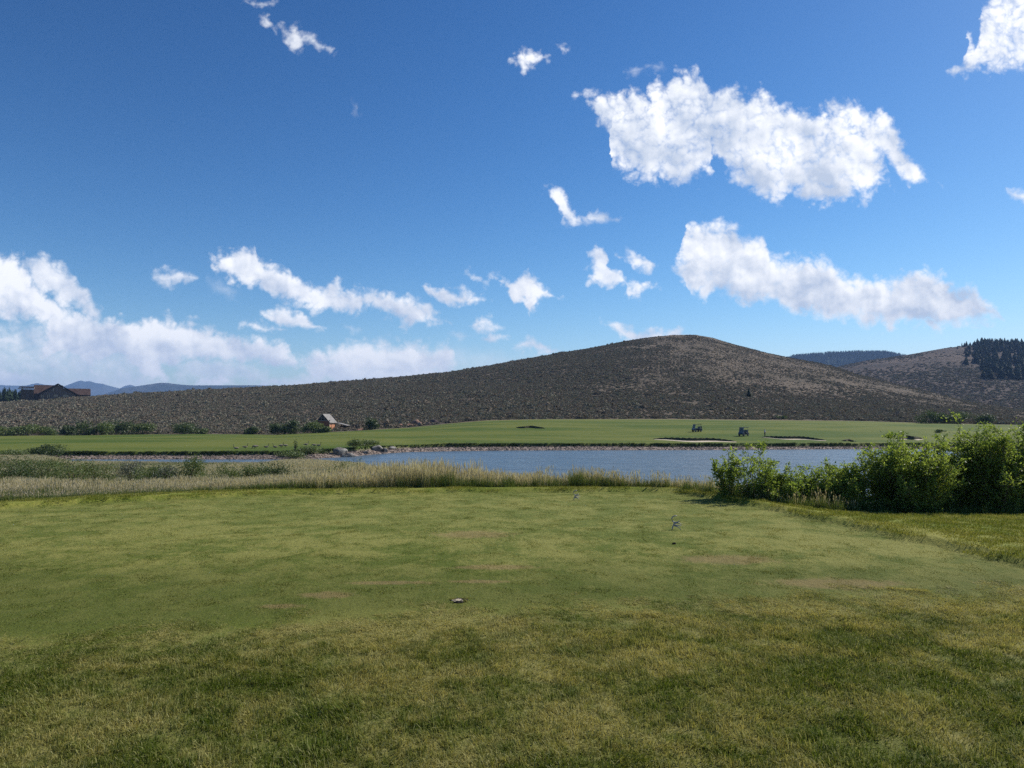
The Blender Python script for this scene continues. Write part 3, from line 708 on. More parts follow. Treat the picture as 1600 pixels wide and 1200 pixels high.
# ------------------------------------------------------------------ stones on the far shore
def rock_mesh(seed, sub=2, flat=.6):
    import bmesh
    bm = bmesh.new(); bmesh.ops.create_icosphere(bm, subdivisions=sub, radius=1); r = np.random.default_rng(seed)
    pl = r.normal(size=(9, 3)); pl /= np.linalg.norm(pl, axis=1)[:, None]; off = .62+.3*r.random(9)
    for v in bm.verts:
        c = np.array(v.co)
        for a, b in zip(pl, off):
            e = c@a-b
            if e > 0: c = c-a*e*.9
        c += (vn(np.array([c[0]*2.2+seed+30]), np.array([c[1]*2.2+c[2]*1.7+40]))[0]-.5)*.18*c
        v.co = c*np.array([1, .8, flat])
    me = bpy.data.meshes.new('rock'); bm.to_mesh(me); bm.free(); return me
M_pebble = material('shore_pebbles', varied((.085, .070, .058), (.26, .195, .15), 2.5), .9, 0, .2)
def add_gravel():
    n = 9000; px = rng.uniform(60, 1700, n); t = rng.random(n); Y = I(px, P_FARE)-.6+t*4.4; X = (px-800)/F*Y; Z = ground_z(X, Y)
    src = [(rock_mesh(50+i, 1, .6), M_pebble) for i in range(5)]
    scatter('shore_gravel', 'reddish brown stones along the far pond shore', 'gravel', np.stack([X, Y, Z], 1), zrot(n, .4), .07+.22*rng.random(n)**2.5, src)
add_gravel()
def rock_col(nt):
    p = pos(nt); a = noise(nt, p, 1.2, 6, .65); b = noise(nt, p, 7, 5, .7)
    return mixc(nt, (a+(b-.5)*.5).ramp(.36, .64), (.075, .07, .06), (.30, .28, .25))
M_rock = material('weathered_rock', rock_col, .9, 0, .2, lambda nt: (noise(nt, pos(nt), 4, 6, .7), .15))
def boulder(px, D, w, h, label, seed, zoff=0.0, group=None):
    x, y, z = place(px, D)
    me = rock_mesh(seed, 3, 1)
    o = link('boulder', me, M_rock, None, (x, y, z+h*.28+zoff), seed*1.3, (w/2, w/2*.8, h*.62)); return tag(o, label, 'boulder', group)
boulder(531, 117.6, 2.8, 1.35, 'broad dark boulder sunk in the weeds at the pond corner', 3)
boulder(544, 116.6, 2.2, .95, 'pale slanting boulder beside the broad dark one', 5)
boulder(590, 127.5, 2.6, 1.25, 'dark angular boulder on the spit between gravel and grass', 8)
boulder(601, 128.0, 1.7, .85, 'pale boulder leaning on the dark angular one', 11)
boulder(612, 131.5, 2.2, .6, 'low flat tan rock at the water on the spit', 13)
boulder(571, 122.5, 1.1, .5, 'small brown stone on the gravel between the two boulder pairs', 17)

# ------------------------------------------------------------------ sagebrush
def leafball(n, r, size, flat=.7, rs=None, lump=0):
    q = rs or rng
    d = q.normal(size=(n, 3)); d /= np.linalg.norm(d, axis=1)[:, None]; d[:, 2] = np.abs(d[:, 2])*1.0-.12
    rad = r*(.55+.45*q.random(n))
    if lump: rad *= .75+.5*vn(d[:, 0]*2.5+lump, d[:, 1]*2.5+d[:, 2]*2+lump)
    c = d*rad[:, None]*np.array([1, 1, flat])
    return quads(c, size, q, d)
def quads(c, size, q, nrm=None, asp=1.0, up=.0):
    n = len(c); a = q.normal(size=(n, 3)); a[:, 2] += up; a /= np.linalg.norm(a, axis=1)[:, None]
    b = q.normal(size=(n, 3)) if nrm is None else nrm+q.normal(size=(n, 3))*.7
    b = np.cross(a, b); b /= np.linalg.norm(b, axis=1)[:, None]+1e-9
    s = (size*(.6+.8*q.random(n)))[:, None]
    V = np.stack([c-a*s, c+b*s*asp*.5-a*s*.05, c+a*s, c-b*s*asp*.5-a*s*.05], 1).reshape(-1, 3)
    i = np.arange(n)*4
    return V, np.stack([i, i+1, i+2, i+3], 1), np.repeat(q.random(n), 4)
M_sage = material('sagebrush_leaves', varied((.125, .120, .082), (.245, .225, .165), .35, True), .8, .1, .1)
M_sageb = material('dry_sagebrush_leaves', varied((.135, .110, .080), (.24, .195, .142), .35, True), .8, .1, .1)
def add_sage():
    src = []
    for i in range(6):
        V, Qd, rv = leafball(90, 1.0, .26, .72, lump=i*3+1); src.append((mesh_np('tuft', V, Qd, None, dict(rnd=rv)), M_sage if i < 3 else M_sageb))
    n = 270000; px = rng.uniform(-150, 1750, n); Yk = I(px, P_BACKD); Yc = I(px, P_CRESTD)
    s = rng.random(n); Y = np.sqrt(Yk**2+((Yc*1.01)**2-Yk**2)*s); X = (px-800)/F*Y
    sc = (Y-Yk)/(Yc-Yk)
    bare = sstep(px+200*fbm(X*.01, Y*.01), 840, 1200)*(.25+.75*sstep(sc, .0, .7)) + .5*sstep(sc, .6, 1)*sstep(px, 760, 1050)
    dn = .90-.35*np.clip(bare, 0, 1)+1.3*fbm(X*.016, Y*.02)+1.1*fbm(X*.1, Y*.06)
    k = (rng.random(n) < dn) & (Y > Yk+.5); X, Y, px = X[k], Y[k], px[k]; n = len(X)
    Z = hill_z(X, Y); sz = (.52+.6*rng.random(n)**1.5)*(1-.48*np.clip(bare[k], 0, 1))*(1+1.1*fbm(X*.05, Y*.05))
    sz = sz*np.where(rng.random(n) < .035, 1.9, 1)
    scatter('sagebrush', 'grey green sagebrush covering the hill', 'sagebrush', np.stack([X, Y, Z-.05], 1), zrot(n, .1), np.stack([sz, sz, sz*(.75+.5*rng.random(n))], 1), src)
    n = 26000; P = at_hill2(rng.uniform(1150, 1750, n), rng.random(n)**1.3*.99); k = rng.random(n) < .5+2*fbm(P[:, 0]*.006, P[:, 1]*.006); P = P[k]; n = len(P)
    scatter('far_sagebrush', 'sparse sagebrush on the brown slope behind', 'sagebrush', P, zrot(n, .1), 1.0+1.3*rng.random(n)**2, src)
add_sage()

# ------------------------------------------------------------------ bushes
def bush_mesh(w, h, n, size, seed, blobs=7, asp=.8, up=.0):
    q = np.random.default_rng(seed); Vs = []; Qs = []; rs = []; k = 0; C = []
    for i in range(blobs):
        t = i/max(blobs-1, 1); cx = (q.random()-.5)*w*.62; cy = (q.random()-.5)*w*.5; cz = h*(.25+.5*q.random())*(1-.5*abs(cx)/(w/2)); C.append((cx, cy, cz))
        rr = np.array([w*.26, w*.24, h*.30])*(.8+.5*q.random()); m = n//blobs
        d = q.normal(size=(m, 3)); d /= np.linalg.norm(d, axis=1)[:, None]
        rad = q.random(m)**.45*(.7+.6*vn(d[:, 0]*2.7+seed+9, d[:, 1]*2.7+d[:, 2]*2.3+seed+9)); c = np.array([cx, cy, cz])+d*rad[:, None]*rr
        c[:, 2] = np.maximum(c[:, 2], .02*h)
        V, Q_, rv = quads(c, size, q, d, asp, up); Vs.append(V); Qs.append(Q_+k); k += len(V); rs.append(rv)
    me = mesh_np('foliage', np.vstack(Vs), np.vstack(Qs), None, dict(rnd=np.concatenate(rs)))
    mb = MB()
    for c in C:
        for j in range(2):
            e = np.array(c)+(q.random(3)-.5)*np.array([w*.2, w*.2, h*.3]); b = np.array([(q.random()-.5)*w*.15, (q.random()-.5)*w*.15, -.05])
            mb.tube([b, b*.5+e*.5+np.array([0, 0, h*.05]), e], [max(.012*h, .008), .009*h, .004*h], 5)
    return me, mb.mesh('stem')
M_bark = material('shrub_bark', plain((.16, .125, .09)), .9, 0, .1)
def leafmat(name, c1, c2, tr=.3): return material(name, varied(c1, c2, .8, True), .5, tr, .35)
M_dkbush = leafmat('dark_bush_leaves', (.030, .055, .018), (.085, .120, .036))
M_ltbush = leafmat('light_bush_leaves', (.060, .095, .026), (.15, .19, .06))
M_gybush = leafmat('grey_bush_leaves', (.075, .085, .055), (.19, .20, .14), .2)
def bush(px, D, w, h, label, mat, seed, name='bush', n=1500, size=None, zf=ground_z, group=None, asp=.8, blobs=7, up=0.0, cat='bush', dz=0.0):
    loc = list(place(px, D, zf)); loc[2] += dz
    t = thing(name, label, cat, loc, 0, group)
    if name == 'shrub': h *= 1.8; w *= 1.25
    fo, st = bush_mesh(w, h, n, size or max(.05, D*.0011), seed, blobs, asp, up)
    link('foliage', fo, mat, t); link('stem', st, M_bark, t); return t
G1 = 'bushes along the back of the fairway'
ROW = [(8,198,7.5,3.4,'olive bush at the left edge of the far bush row',M_ltbush),(42,200,8,3.6,'broad light green bush in the far row, below the conifers',M_ltbush),(76,203,7,3.2,'pale olive bush in the far row, below the lodge',M_ltbush),
 (108,199,6.5,3.0,'lower dark bush in the far row, right of the pale olive one',M_dkbush),(134,196,7.5,4.0,'dark green rounded bush in the middle of the far row',M_dkbush),(160,198,7.5,4.3,'bright green bush in the middle of the far row',M_ltbush),
 (192,203,8,4.6,'tallest green bush of the far row',M_dkbush),(222,204,7.5,4.0,'olive bush closing the far row on its right',M_ltbush),
 (284,200,10.5,4.3,'big dark round bush standing apart from the far row',M_dkbush),(318,204,4,1.8,'low light bush at the right foot of the big dark round bush',M_ltbush),(351,222,4.2,3.4,'small round olive bush on the sage slope edge',M_ltbush),
 (396,204,4.6,2.4,'small dark bush midway between the round bush and the hut thicket',M_dkbush),
 (436,200,7,3.8,'tall green bush at the left of the thicket before the hut',M_dkbush),(462,199,7.5,4.2,'dense green bush in the middle of the thicket before the hut',M_dkbush),(488,198,6.5,3.6,'yellow green bush of the thicket just in front of the hut',M_ltbush),(508,197,3.8,2.2,'low bush at the right end of the thicket before the hut',M_ltbush),
 (581,212,4.8,4.2,'upright square topped green bush right of the hut',M_dkbush)]
for i, (px, D, w, h, lb, m) in enumerate(ROW): bush(px, D, w, h, lb, m, 100+i, group=G1, n=1600, size=.26)
RB = [(1455,228,8,4.6,'dark rounded bush at the back right of the fairway'),(1475,230,7,3.8,'dark bush touching the rounded one at the back right'),(1500,229,8.5,4.6,'dark bush behind the tallest willow'),(1540,228,8,3.8,'dark bush at the foot of the far slope, mostly hidden by willows')]
for i, (px, D, w, h, lb) in enumerate(RB): bush(px, D, w, h, lb, M_dkbush, 140+i, group='dark bushes at the back right of the fairway', n=1600, size=.26)
bush(1222, 246, 5.5, 2.6, 'low dark bush on the fairway edge at the foot of the hill', M_dkbush, 150, n=800, size=.25)
bush(1467, 178, 2.6, 1.0, 'tiny dark bush alone on the fairway near the right bunker', M_dkbush, 151, n=400, size=.15)
bush(77, 106, 4.8, 2.6, 'dark bush at the left tip of the pond', M_dkbush, 152, n=2500, size=.13)
bush(60, 107, 3.4, 1.5, 'lower dark bush hugging the left tip of the pond', M_dkbush, 153, n=1500, size=.12)
bush(30, 104, 6, 1.4, 'low rank green growth left of the pond tip bush', M_ltbush, 154, n=2200, size=.12)
bush(455, 111, 5.5, 1.7, 'loose weedy bush on the far gravel shore', M_ltbush, 155, n=1800, size=.12)
bush(488, 114, 5.5, 1.5, 'ragged green bush between weedy bush and broad boulder', M_ltbush, 156, n=1800, size=.12)
bush(555, 123, 4, 1.5, 'leafy green clump behind the pale slanting boulder', M_ltbush, 157, n=1500, size=.12)
bush(574, 128, 4, 1.3, 'leafy clump left of the angular boulder', M_ltbush, 158, n=1500, size=.12)
bush(461, 114, .9, 2.4, 'thin single weed rising above the geese', M_dkbush, 159, n=160, size=.1, name='weed', cat='weed')
G2 = 'shrubs on the bank above the pond'
MID = [(22,33,3.0,1.0,'wide dark shrub at the left edge above the tall grass',M_dkbush),(62,37,2.2,.85,'dull green shrub next to the wide dark one',M_ltbush),(112,34,2.0,.85,'round green shrub on the left bank under the pond tip',M_ltbush),(148,36,1.8,.8,'green shrub between two straw patches',M_ltbush),
 (205,36,1.9,.8,'greyish shrub in the pale grass left of the bright one',M_gybush),(238,34,1.8,.75,'dull green low shrub beside the greyish one',M_ltbush),(293,30,1.55,.95,'bright green rounded shrub with grey twigs below, the boldest on the bank',M_ltbush),(268,31,1.2,.6,'small shrub clinging to the left of the bright rounded one',M_gybush),
 (350,32,1.3,.7,'spiky green shrub right of the bright rounded one',M_ltbush),(394,31,1.4,.72,'dense green shrub in the middle of the bank',M_ltbush),(438,29,1.35,.78,'dark green shrub near the start of the open water',M_dkbush),(535,34,1.6,.95,'tangled green shrub under the broad boulder',M_ltbush),
 (612,28,1.2,.45,'low green shrub half sunk in straw grass',M_ltbush)]
for i, (px, D, w, h, lb, m) in enumerate(MID): bush(px, D, w, h, lb, m, 200+i, name='shrub', cat='shrub', group=G2, n=2600, size=.045, up=.6, asp=.6)
bush(788, 19.8, .75, .62, 'grey green sagebrush clump standing out against the water', M_gybush, 230, name='sagebrush_clump', cat='sagebrush', n=2200, size=.022, up=.8, asp=.5)
bush(762, 19.6, .4, .42, 'smaller grey sagebrush touching the clump against the water', M_gybush, 231, name='sagebrush_clump', cat='sagebrush', n=900, size=.022, up=.8, asp=.5)

# tall leafy weeds before the water
def weed(px, D, h, label, seed):
    q = np.random.default_rng(seed); t = thing('weed', label, 'weed', place(px, D), q.random()*6, 'leafy weeds in the tall grass')
    mb = MB(); Vs = []; Qs = []; rs = []; k = 0
    for j in range(4):
        e = np.array([(q.random()-.5)*h*.5, (q.random()-.5)*h*.5, h*(.75+.3*q.random())]); b = np.array([(q.random()-.5)*.06, (q.random()-.5)*.06, -.02]); mid = b*.6+e*.4+np.array([0, 0, .08*h])
        mb.tube([b, mid, e], [.004, .003, .0015], 5)
        m = 34; tt = .3+.7*q.random(m); c = b+(e-b)*tt[:, None]+q.normal(0, .03*h, (m, 3)); V, Q_, rv = quads(c, .022, q, None, .8); Vs.append(V); Qs.append(Q_+k); k += len(V); rs.append(rv)
    link('stem', mb.mesh('stem'), M_bark, t); link('foliage', mesh_np('foliage', np.vstack(Vs), np.vstack(Qs), None, dict(rnd=np.concatenate(rs))), M_ltbush, t)
for i, (px, D, h, lb) in enumerate([(600,19.5,.62,'leafy weed where the open water begins'),(622,19.8,.66,'leafy weed just right of where the water begins'),(835,19.0,.5,'short leafy weed right of the sagebrush clump'),(862,19.2,.66,'upright leafy weed dark against the pond'),(1022,18.2,.62,'leafy weed poking out left of the willows'),(1060,17.5,.62,'weed with drooping leaves beside the willow row'),(1078,17.2,.72,'tallest leafy weed left of the willows'),(1085,16.6,.55,'dense low weed left of the willows')]):
    weed(px, D, h, lb, 300+i)

# ------------------------------------------------------------------ willows on the right
def willow_mesh(w, h, seed, dens=1.0):
    """many stems rising from one root, each with side twigs that carry leaves"""
    q = np.random.default_rng(seed); mb = MB(); C = []; D_ = []
    ns = int(15*dens)
    for i in range(ns):
        a = q.random()*2*math.pi; rr = q.random()**.6; ht = h*(1.02-.42*rr*q.random()-.12*rr)*(.72+.3*q.random() if i else 1.0)
        tip = np.array([math.cos(a)*rr*w*.5, math.sin(a)*rr*w*.42, ht]); b = np.array([math.cos(a)*.08, math.sin(a)*.08, -.05])
        mid = b*.45+tip*.55; mid[:2] *= .72; mid[2] = ht*.52
        path = np.array([b, (b+mid)/2*[.9, .9, 1], mid, (mid+tip)/2+[0, 0, .02], tip]); mb.tube(path, [.014, .011, .008, .005, .002], 5)
        for j in range(int(26*dens)):
            t = .08+.92*q.random(); p = np.array([np.interp(t*4, range(5), path[:, k]) for k in range(3)])
            L = (.16+.22*q.random())*(1.15-t*.6)*(h/1.6); d = q.normal(size=3); d[2] = abs(d[2])*.7+.2; d /= np.linalg.norm(d); e = p+d*L
            mb.tube([p, (p+e)/2+[0, 0, .01], e], [.0035, .0025, .001], 3)
            m = 14; tt = q.random(m)**.7; c = p+(e-p)*tt[:, None]+q.normal(0, .022, (m, 3)); C.append(c); D_.append(np.repeat(d[None], m, 0))
    C = np.vstack(C); D_ = np.vstack(D_)
    C[:, 2] = np.maximum(C[:, 2], .03)
    n = len(C); a = D_*.7+q.normal(size=(n, 3))*.65; a /= np.linalg.norm(a, axis=1)[:, None]
    b = np.cross(a, q.normal(size=(n, 3))); b /= np.linalg.norm(b, axis=1)[:, None]
    s = (.030*(.7+.6*q.random(n)))[:, None]; fold = np.cross(a, b)*s*.18
    V = np.stack([C, C+a*s+b*s*.42+fold, C+a*s*2, C+a*s-b*s*.42+fold], 1).reshape(-1, 3); i = np.arange(n)*4
    me = mesh_np('foliage', V, np.stack([i, i+1, i+2, i+3], 1), None, dict(rnd=np.repeat(q.random(n), 4)))
    return me, mb.mesh('stem')
M_willow = material('willow_leaves', varied((.095, .160, .030), (.28, .35, .085), 1.6, True), .45, .55, .3)
G3 = 'willow shrubs along the right of the lawn'
WIL = [(1184,14.9,.95,1.30,.7,'willow with an airy pointed top, first of the row by the open grass'),(1140,15.3,.55,.85,.5,'small sprawling willow at the left end of the row'),(1232,14.6,.9,.80,1.0,'low willow filling the dip between the first two tall ones'),
 (1290,14.9,1.05,1.26,1.2,'rounded mid height willow with a bare twig beside it'),(1338,14.4,.9,.95,1.0,'low dense willow before the narrow view of water'),(1325,16.3,.7,.95,.6,'thin willow standing behind the low dense one'),
 (1388,14.6,1.05,1.70,1.2,'tall pale topped willow right of the water'),(1432,14.1,1.1,1.42,1.3,'bushy full willow at the front of the right clump'),(1474,14.8,1.0,1.58,1.1,'willow left of the tallest one'),
 (1520,14.9,1.0,2.0,1.2,'tallest willow, its dark spire crossing the far hillside'),(1562,14.3,1.1,1.64,1.3,'dense willow right of the tallest one'),(1606,14.6,1.15,1.78,1.3,'willow cut by the right edge of the picture'),
 (1665,14.4,1.3,1.6,1.1,'willow next beyond the one at the right edge'),(1730,14.4,1.3,1.5,1.0,'farthest willow of the row on its right side')]
for i, (px, D, w, h, dn, lb) in enumerate(WIL):
    t = thing('willow', lb, 'willow', place(px, D*.955), 0, G3); fo, st = willow_mesh(w*1.35, h*1.19, 400+i, dn*1.4)
    link('foliage', fo, M_willow, t); link('stem', st, M_bark, t)
# dark rank grass at the willows' feet
n = 900; px = rng.uniform(1110, 2000, n); Yl = depth(I(px, P_LAWN), .03)+.25+rng.random(n)**.8*2.6; X = (px-800)/F*Yl
src = [(blades(110, .45, .22, .5, .009, .3, .3, clump=8), M_green) for i in range(4)]
hh = (.5+.6*rng.random(n)); scatter('willow_understory', 'rank green grass under the willows', 'grass', on_ground(np.stack([X, Yl], 1)), zrot(n, .06), np.stack([hh*.9, hh*.9, hh], 1), src)

# ------------------------------------------------------------------ conifers
def conifer_mesh(h, w, seed, tiers=15, n=22):
    q = np.random.default_rng(seed); mb = MB(); V = []; Qd = []; k = 0
    for t in range(tiers):
        f = t/(tiers-1); z = h*(.08+.9*f); r = w/2*(1-f)**.85*(.75+.5*q.random())+.05*w
        m = max(5, int(n*(1-f*.6)))
        for j in range(m):
            a = q.random()*6.283; rr = r*(.65+.5*q.random()); c = np.array([math.cos(a), math.sin(a), 0]); s = np.array([-c[1], c[0], 0])*rr*.5
            V += [c*.02+[0, 0, z+h*.05], c*rr*.6+s+[0, 0, z-.01*h], c*rr+[0, 0, z-h*.045-.03*h*q.random()], c*rr*.6-s+[0, 0, z-.01*h]]; Qd.append((k, k+1, k+2, k+3)); k += 4
    return mesh_np('crown', np.array(V), Qd, None, dict(rnd=np.repeat(q.random(len(Qd)), 4)))
M_conif = material('conifer_needles', varied((.014, .028, .014), (.040, .062, .030), .1, True), .8, .05, .1)
M_aspen = material('young_pine_needles', varied((.030, .055, .022), (.075, .105, .040), .1, True), .8, .1, .1)
CM = [conifer_mesh(1, .42, 500+i) for i in range(4)]
def trunk_mesh():
    return MB().tube([(0, 0, -.06), (0, 0, .5), (0, 0, .95)], [.022, .014, .003], 5).mesh('trunk')
TM = trunk_mesh()
def conifer(loc, h, w, label, group, mat, i, name='conifer'):
    t = thing(name, label, 'conifer', tuple(loc), random.random()*6, group)
    me = CM[i % 4]
    if mat is not M_conif:
        key = me.name+'_y'; m2 = bpy.data.meshes.get(key) or me.copy(); m2.name = key
        if not len(m2.materials): m2.materials.append(mat)
        me = m2
    c = link('crown', me, mat, t); k = link('trunk', TM, M_bark, t)
    c.scale = k.scale = (h*w, h*w, h); return t
# stand on the far hill
nS = 0
for i in range(285):
    px = 1508+(i % 26)*4.1+random.uniform(-2.5, 2.5) if i < 130 else random.uniform(1522, 1612)
    s = random.uniform(.42, 1.0) if px > 1535 else random.uniform(.62, 1.0)
    if i < 26: s = random.uniform(.95, 1.0)
    P = at_hill2(np.array([px]), np.array([s]))[0]; edge = 1 if px > 1525 else .7
    conifer(P-[0, 0, .3], random.uniform(8.5, 13)*edge, random.uniform(1.3, 2.0), 'dark conifer in the dense stand on the far hillside', 'conifers of the stand on the far hillside', M_conif, i)
for j, (px, s, h, lb) in enumerate([(1503,.97,6,'lone small conifer on the skyline left of the stand'),(1508,.80,9,'lone conifer on the slope left of the stand'),(1496,.9,5,'smallest conifer at the edge of the stand, farthest left')]):
    conifer(at_hill2(np.array([px]), np.array([s]))[0], h, 1, lb, None, M_conif, j)
x, y, z = hit(1170, 620, hill_z, 255, 640)
conifer((x, y, z-.2), 4.2, 1.7, 'single small conifer alone on the sage hill', None, M_conif, 1)
x, y, z = place(179, 452, hill_z)
conifer((x, y, z-.3), 1.9, 1.9, 'tiny conifer on the skyline right of the lodge', None, M_conif, 2)
# stand behind the left skyline
for i in range(52):
    px = -60+i*2.0+random.uniform(-1.5, 1.5); D = random.uniform(455, 500); x, y, z = place(px, 430, hill_z)
    zb = EYE-(630.5-HOR)*D/F-1.0
    conifer(((px-800)/F*D, D, zb), random.uniform(9, 12)*(.85 if px > 36 else 1), random.uniform(.9, 1.4), 'green conifer in the stand left of the lodge', 'conifers left of the lodge', M_aspen if i % 3 else M_conif, i)
# forest on the distant ridge
n = 5200; P = at_ridge(rng.uniform(1150, 1480, n), 1-rng.random(n)**2*.8)
scatter('ridge_forest', 'dark forest covering the distant ridge', 'forest', P, zrot(n), 10+8*rng.random(n), [(CM[0], M_conif), (CM[1], M_conif)])

# ------------------------------------------------------------------ lodge
M_wood_dk = material('dark_log_wall', varied((.060, .040, .030), (.13, .09, .066), 1.2), .8, 0, .2)
M_roof_br = material('brown_shingles', varied((.055, .036, .031), (.095, .062, .052), .9), .9, 0, .1)
M_trim = material('dark_timber_trim', plain((.045, .028, .022)), .7)
M_glass = material('window_glass', lambda nt: (.05, .06, .075), .08, 0, .8)
M_white = material('sunlit_pale_roof', plain((.62, .60, .56)), .5)  # pale colour holds the sunlight on the annexe roof slope
M_grey_wall = material('grey_brown_siding', varied((.13, .095, .075), (.21, .16, .13), 1.5), .85)
def lodge():
    D = 442.0; k = D/F; x0 = (86-800)*k; zb = EYE-(628.0-HOR)*k
    t = thing('lodge', 'large dark timber lodge with brown gabled roofs on the skyline', 'house', (x0, D, zb), R(31))
    m = lambda px: (px-86)*k; h = lambda y: (628-y)*k
    lo = -2.5
    def blk(nm, xa, xb, ya, yb, ztop, mat):
        mb = MB(); mb.box(((xa+xb)/2, (ya+yb)/2, (lo+ztop)/2), (xb-xa, yb-ya, ztop-lo)); return link(nm, mb.mesh(nm), mat, t)
    blk('wall', m(42), m(58.5), 1, 11, h(609), M_wood_dk)                       # left annexe
    mb = MB(); mb.prism([(m(38), h(608.3)), (m(59), h(607)), (m(59), h(606.2)), (m(38), h(607.3))], -.2, 6.0); link('porch_roof', mb.mesh('porch_roof'), M_white, t)
    mb = MB(); mb.prism([(m(38), h(605.5)), (m(58), h(605.5)), (m(58), h(604)), (m(40), h(604))], 6.1, 11.5); link('roof', mb.mesh('roof'), M_roof_br, t)
    blk('wall', m(59), m(85), 2.5, 12, h(615), M_wood_dk)                       # left wing
    def pitched(nm, xa, xb, yf, yr, ybk, ze, zr, mat):
        """roof with its ridge along x: eaves at yf and ybk, ridge at yr"""
        T = .35; V = []
        for x in (xa, xb): V += [(x, yf, ze), (x, yr, zr), (x, ybk, ze), (x, ybk, ze-T), (x, yr, zr-T), (x, yf, ze-T)]
        Q_ = [(0, 6, 7, 1), (1, 7, 8, 2), (2, 8, 9, 3), (3, 9, 10, 4), (4, 10, 11, 5), (5, 11, 6, 0), (0, 1, 4, 5), (1, 2, 3, 4), (7, 6, 11, 10), (8, 7, 10, 9)]
        return link(nm, MB().add(V, Q_).mesh(nm), mat, t)
    pitched('roof', m(58), m(96), 1.6, 7.5, 13, h(615), h(601.3), M_roof_br)
    blk('wall', m(108), m(131), 3.2, 12, h(617), M_wood_dk)                      # right wing
    pitched('roof', m(94), m(134), 2.0, 7.5, 13, h(616.2), h(606), M_roof_br)
    mb = MB()                                                                  # gable front
    mb.prism([(m(66), lo), (m(113), lo), (m(113), h(616.5)), (m(90), h(601.8)), (m(66), h(616.8))], .2, 7); link('gable_wall', mb.mesh('gable_wall'), M_grey_wall, t)
    mb = MB(); mb.prism([(m(60), h(617.6)), (m(90), h(599)), (m(90), h(600.7)), (m(61), h(619))], -.9, 8); mb.prism([(m(90), h(599)), (m(118), h(616.8)), (m(117), h(618.3)), (m(90), h(600.7))], -.9, 8)
    link('gable_roof', mb.mesh('gable_roof'), M_trim, t)
    def win(xa, xb, ya, yb, y=.12):
        f = MB().box(((m(xa)+m(xb))/2, y, (h(ya)+h(yb))/2), (m(xb)-m(xa)+.3, .12, abs(h(ya)-h(yb))+.3)); fo = link('window', f.mesh('window'), M_trim, t)
        g = MB().box(((m(xa)+m(xb))/2, y-.09, (h(ya)+h(yb))/2), (m(xb)-m(xa), .06, abs(h(ya)-h(yb)))); link('pane', g.mesh('pane'), M_glass, fo)
    for a, b, c, d in ((67.5,69,617,621.5),(70,71.3,617,621.5),(75.5,77,616.5,622),(78,79.3,616.5,622),(84,90,616.5,620),(96,104,616.5,620),(83,85,606.5,611),(109,111,618,622)): win(a, b, c, d)
    for a, b, c, d in ((118,121,618.5,622),(124,127,618.5,622)): win(a, b, c, d, 3.1)
    mb = MB()
    for px in (116, 122, 128, 132): mb.box((m(px), 2.4, (h(617)+lo)/2), (.3, .3, h(617)-lo))
    mb.box(((m(114)+m(133))/2, 2.6, h(624)), (m(133)-m(114), .9, .25)); link('porch', mb.mesh('porch'), M_trim, t)
    mb = MB(); mb.box((m(89), 4, h(609)), (.9, .9, 2)); 
lodge()

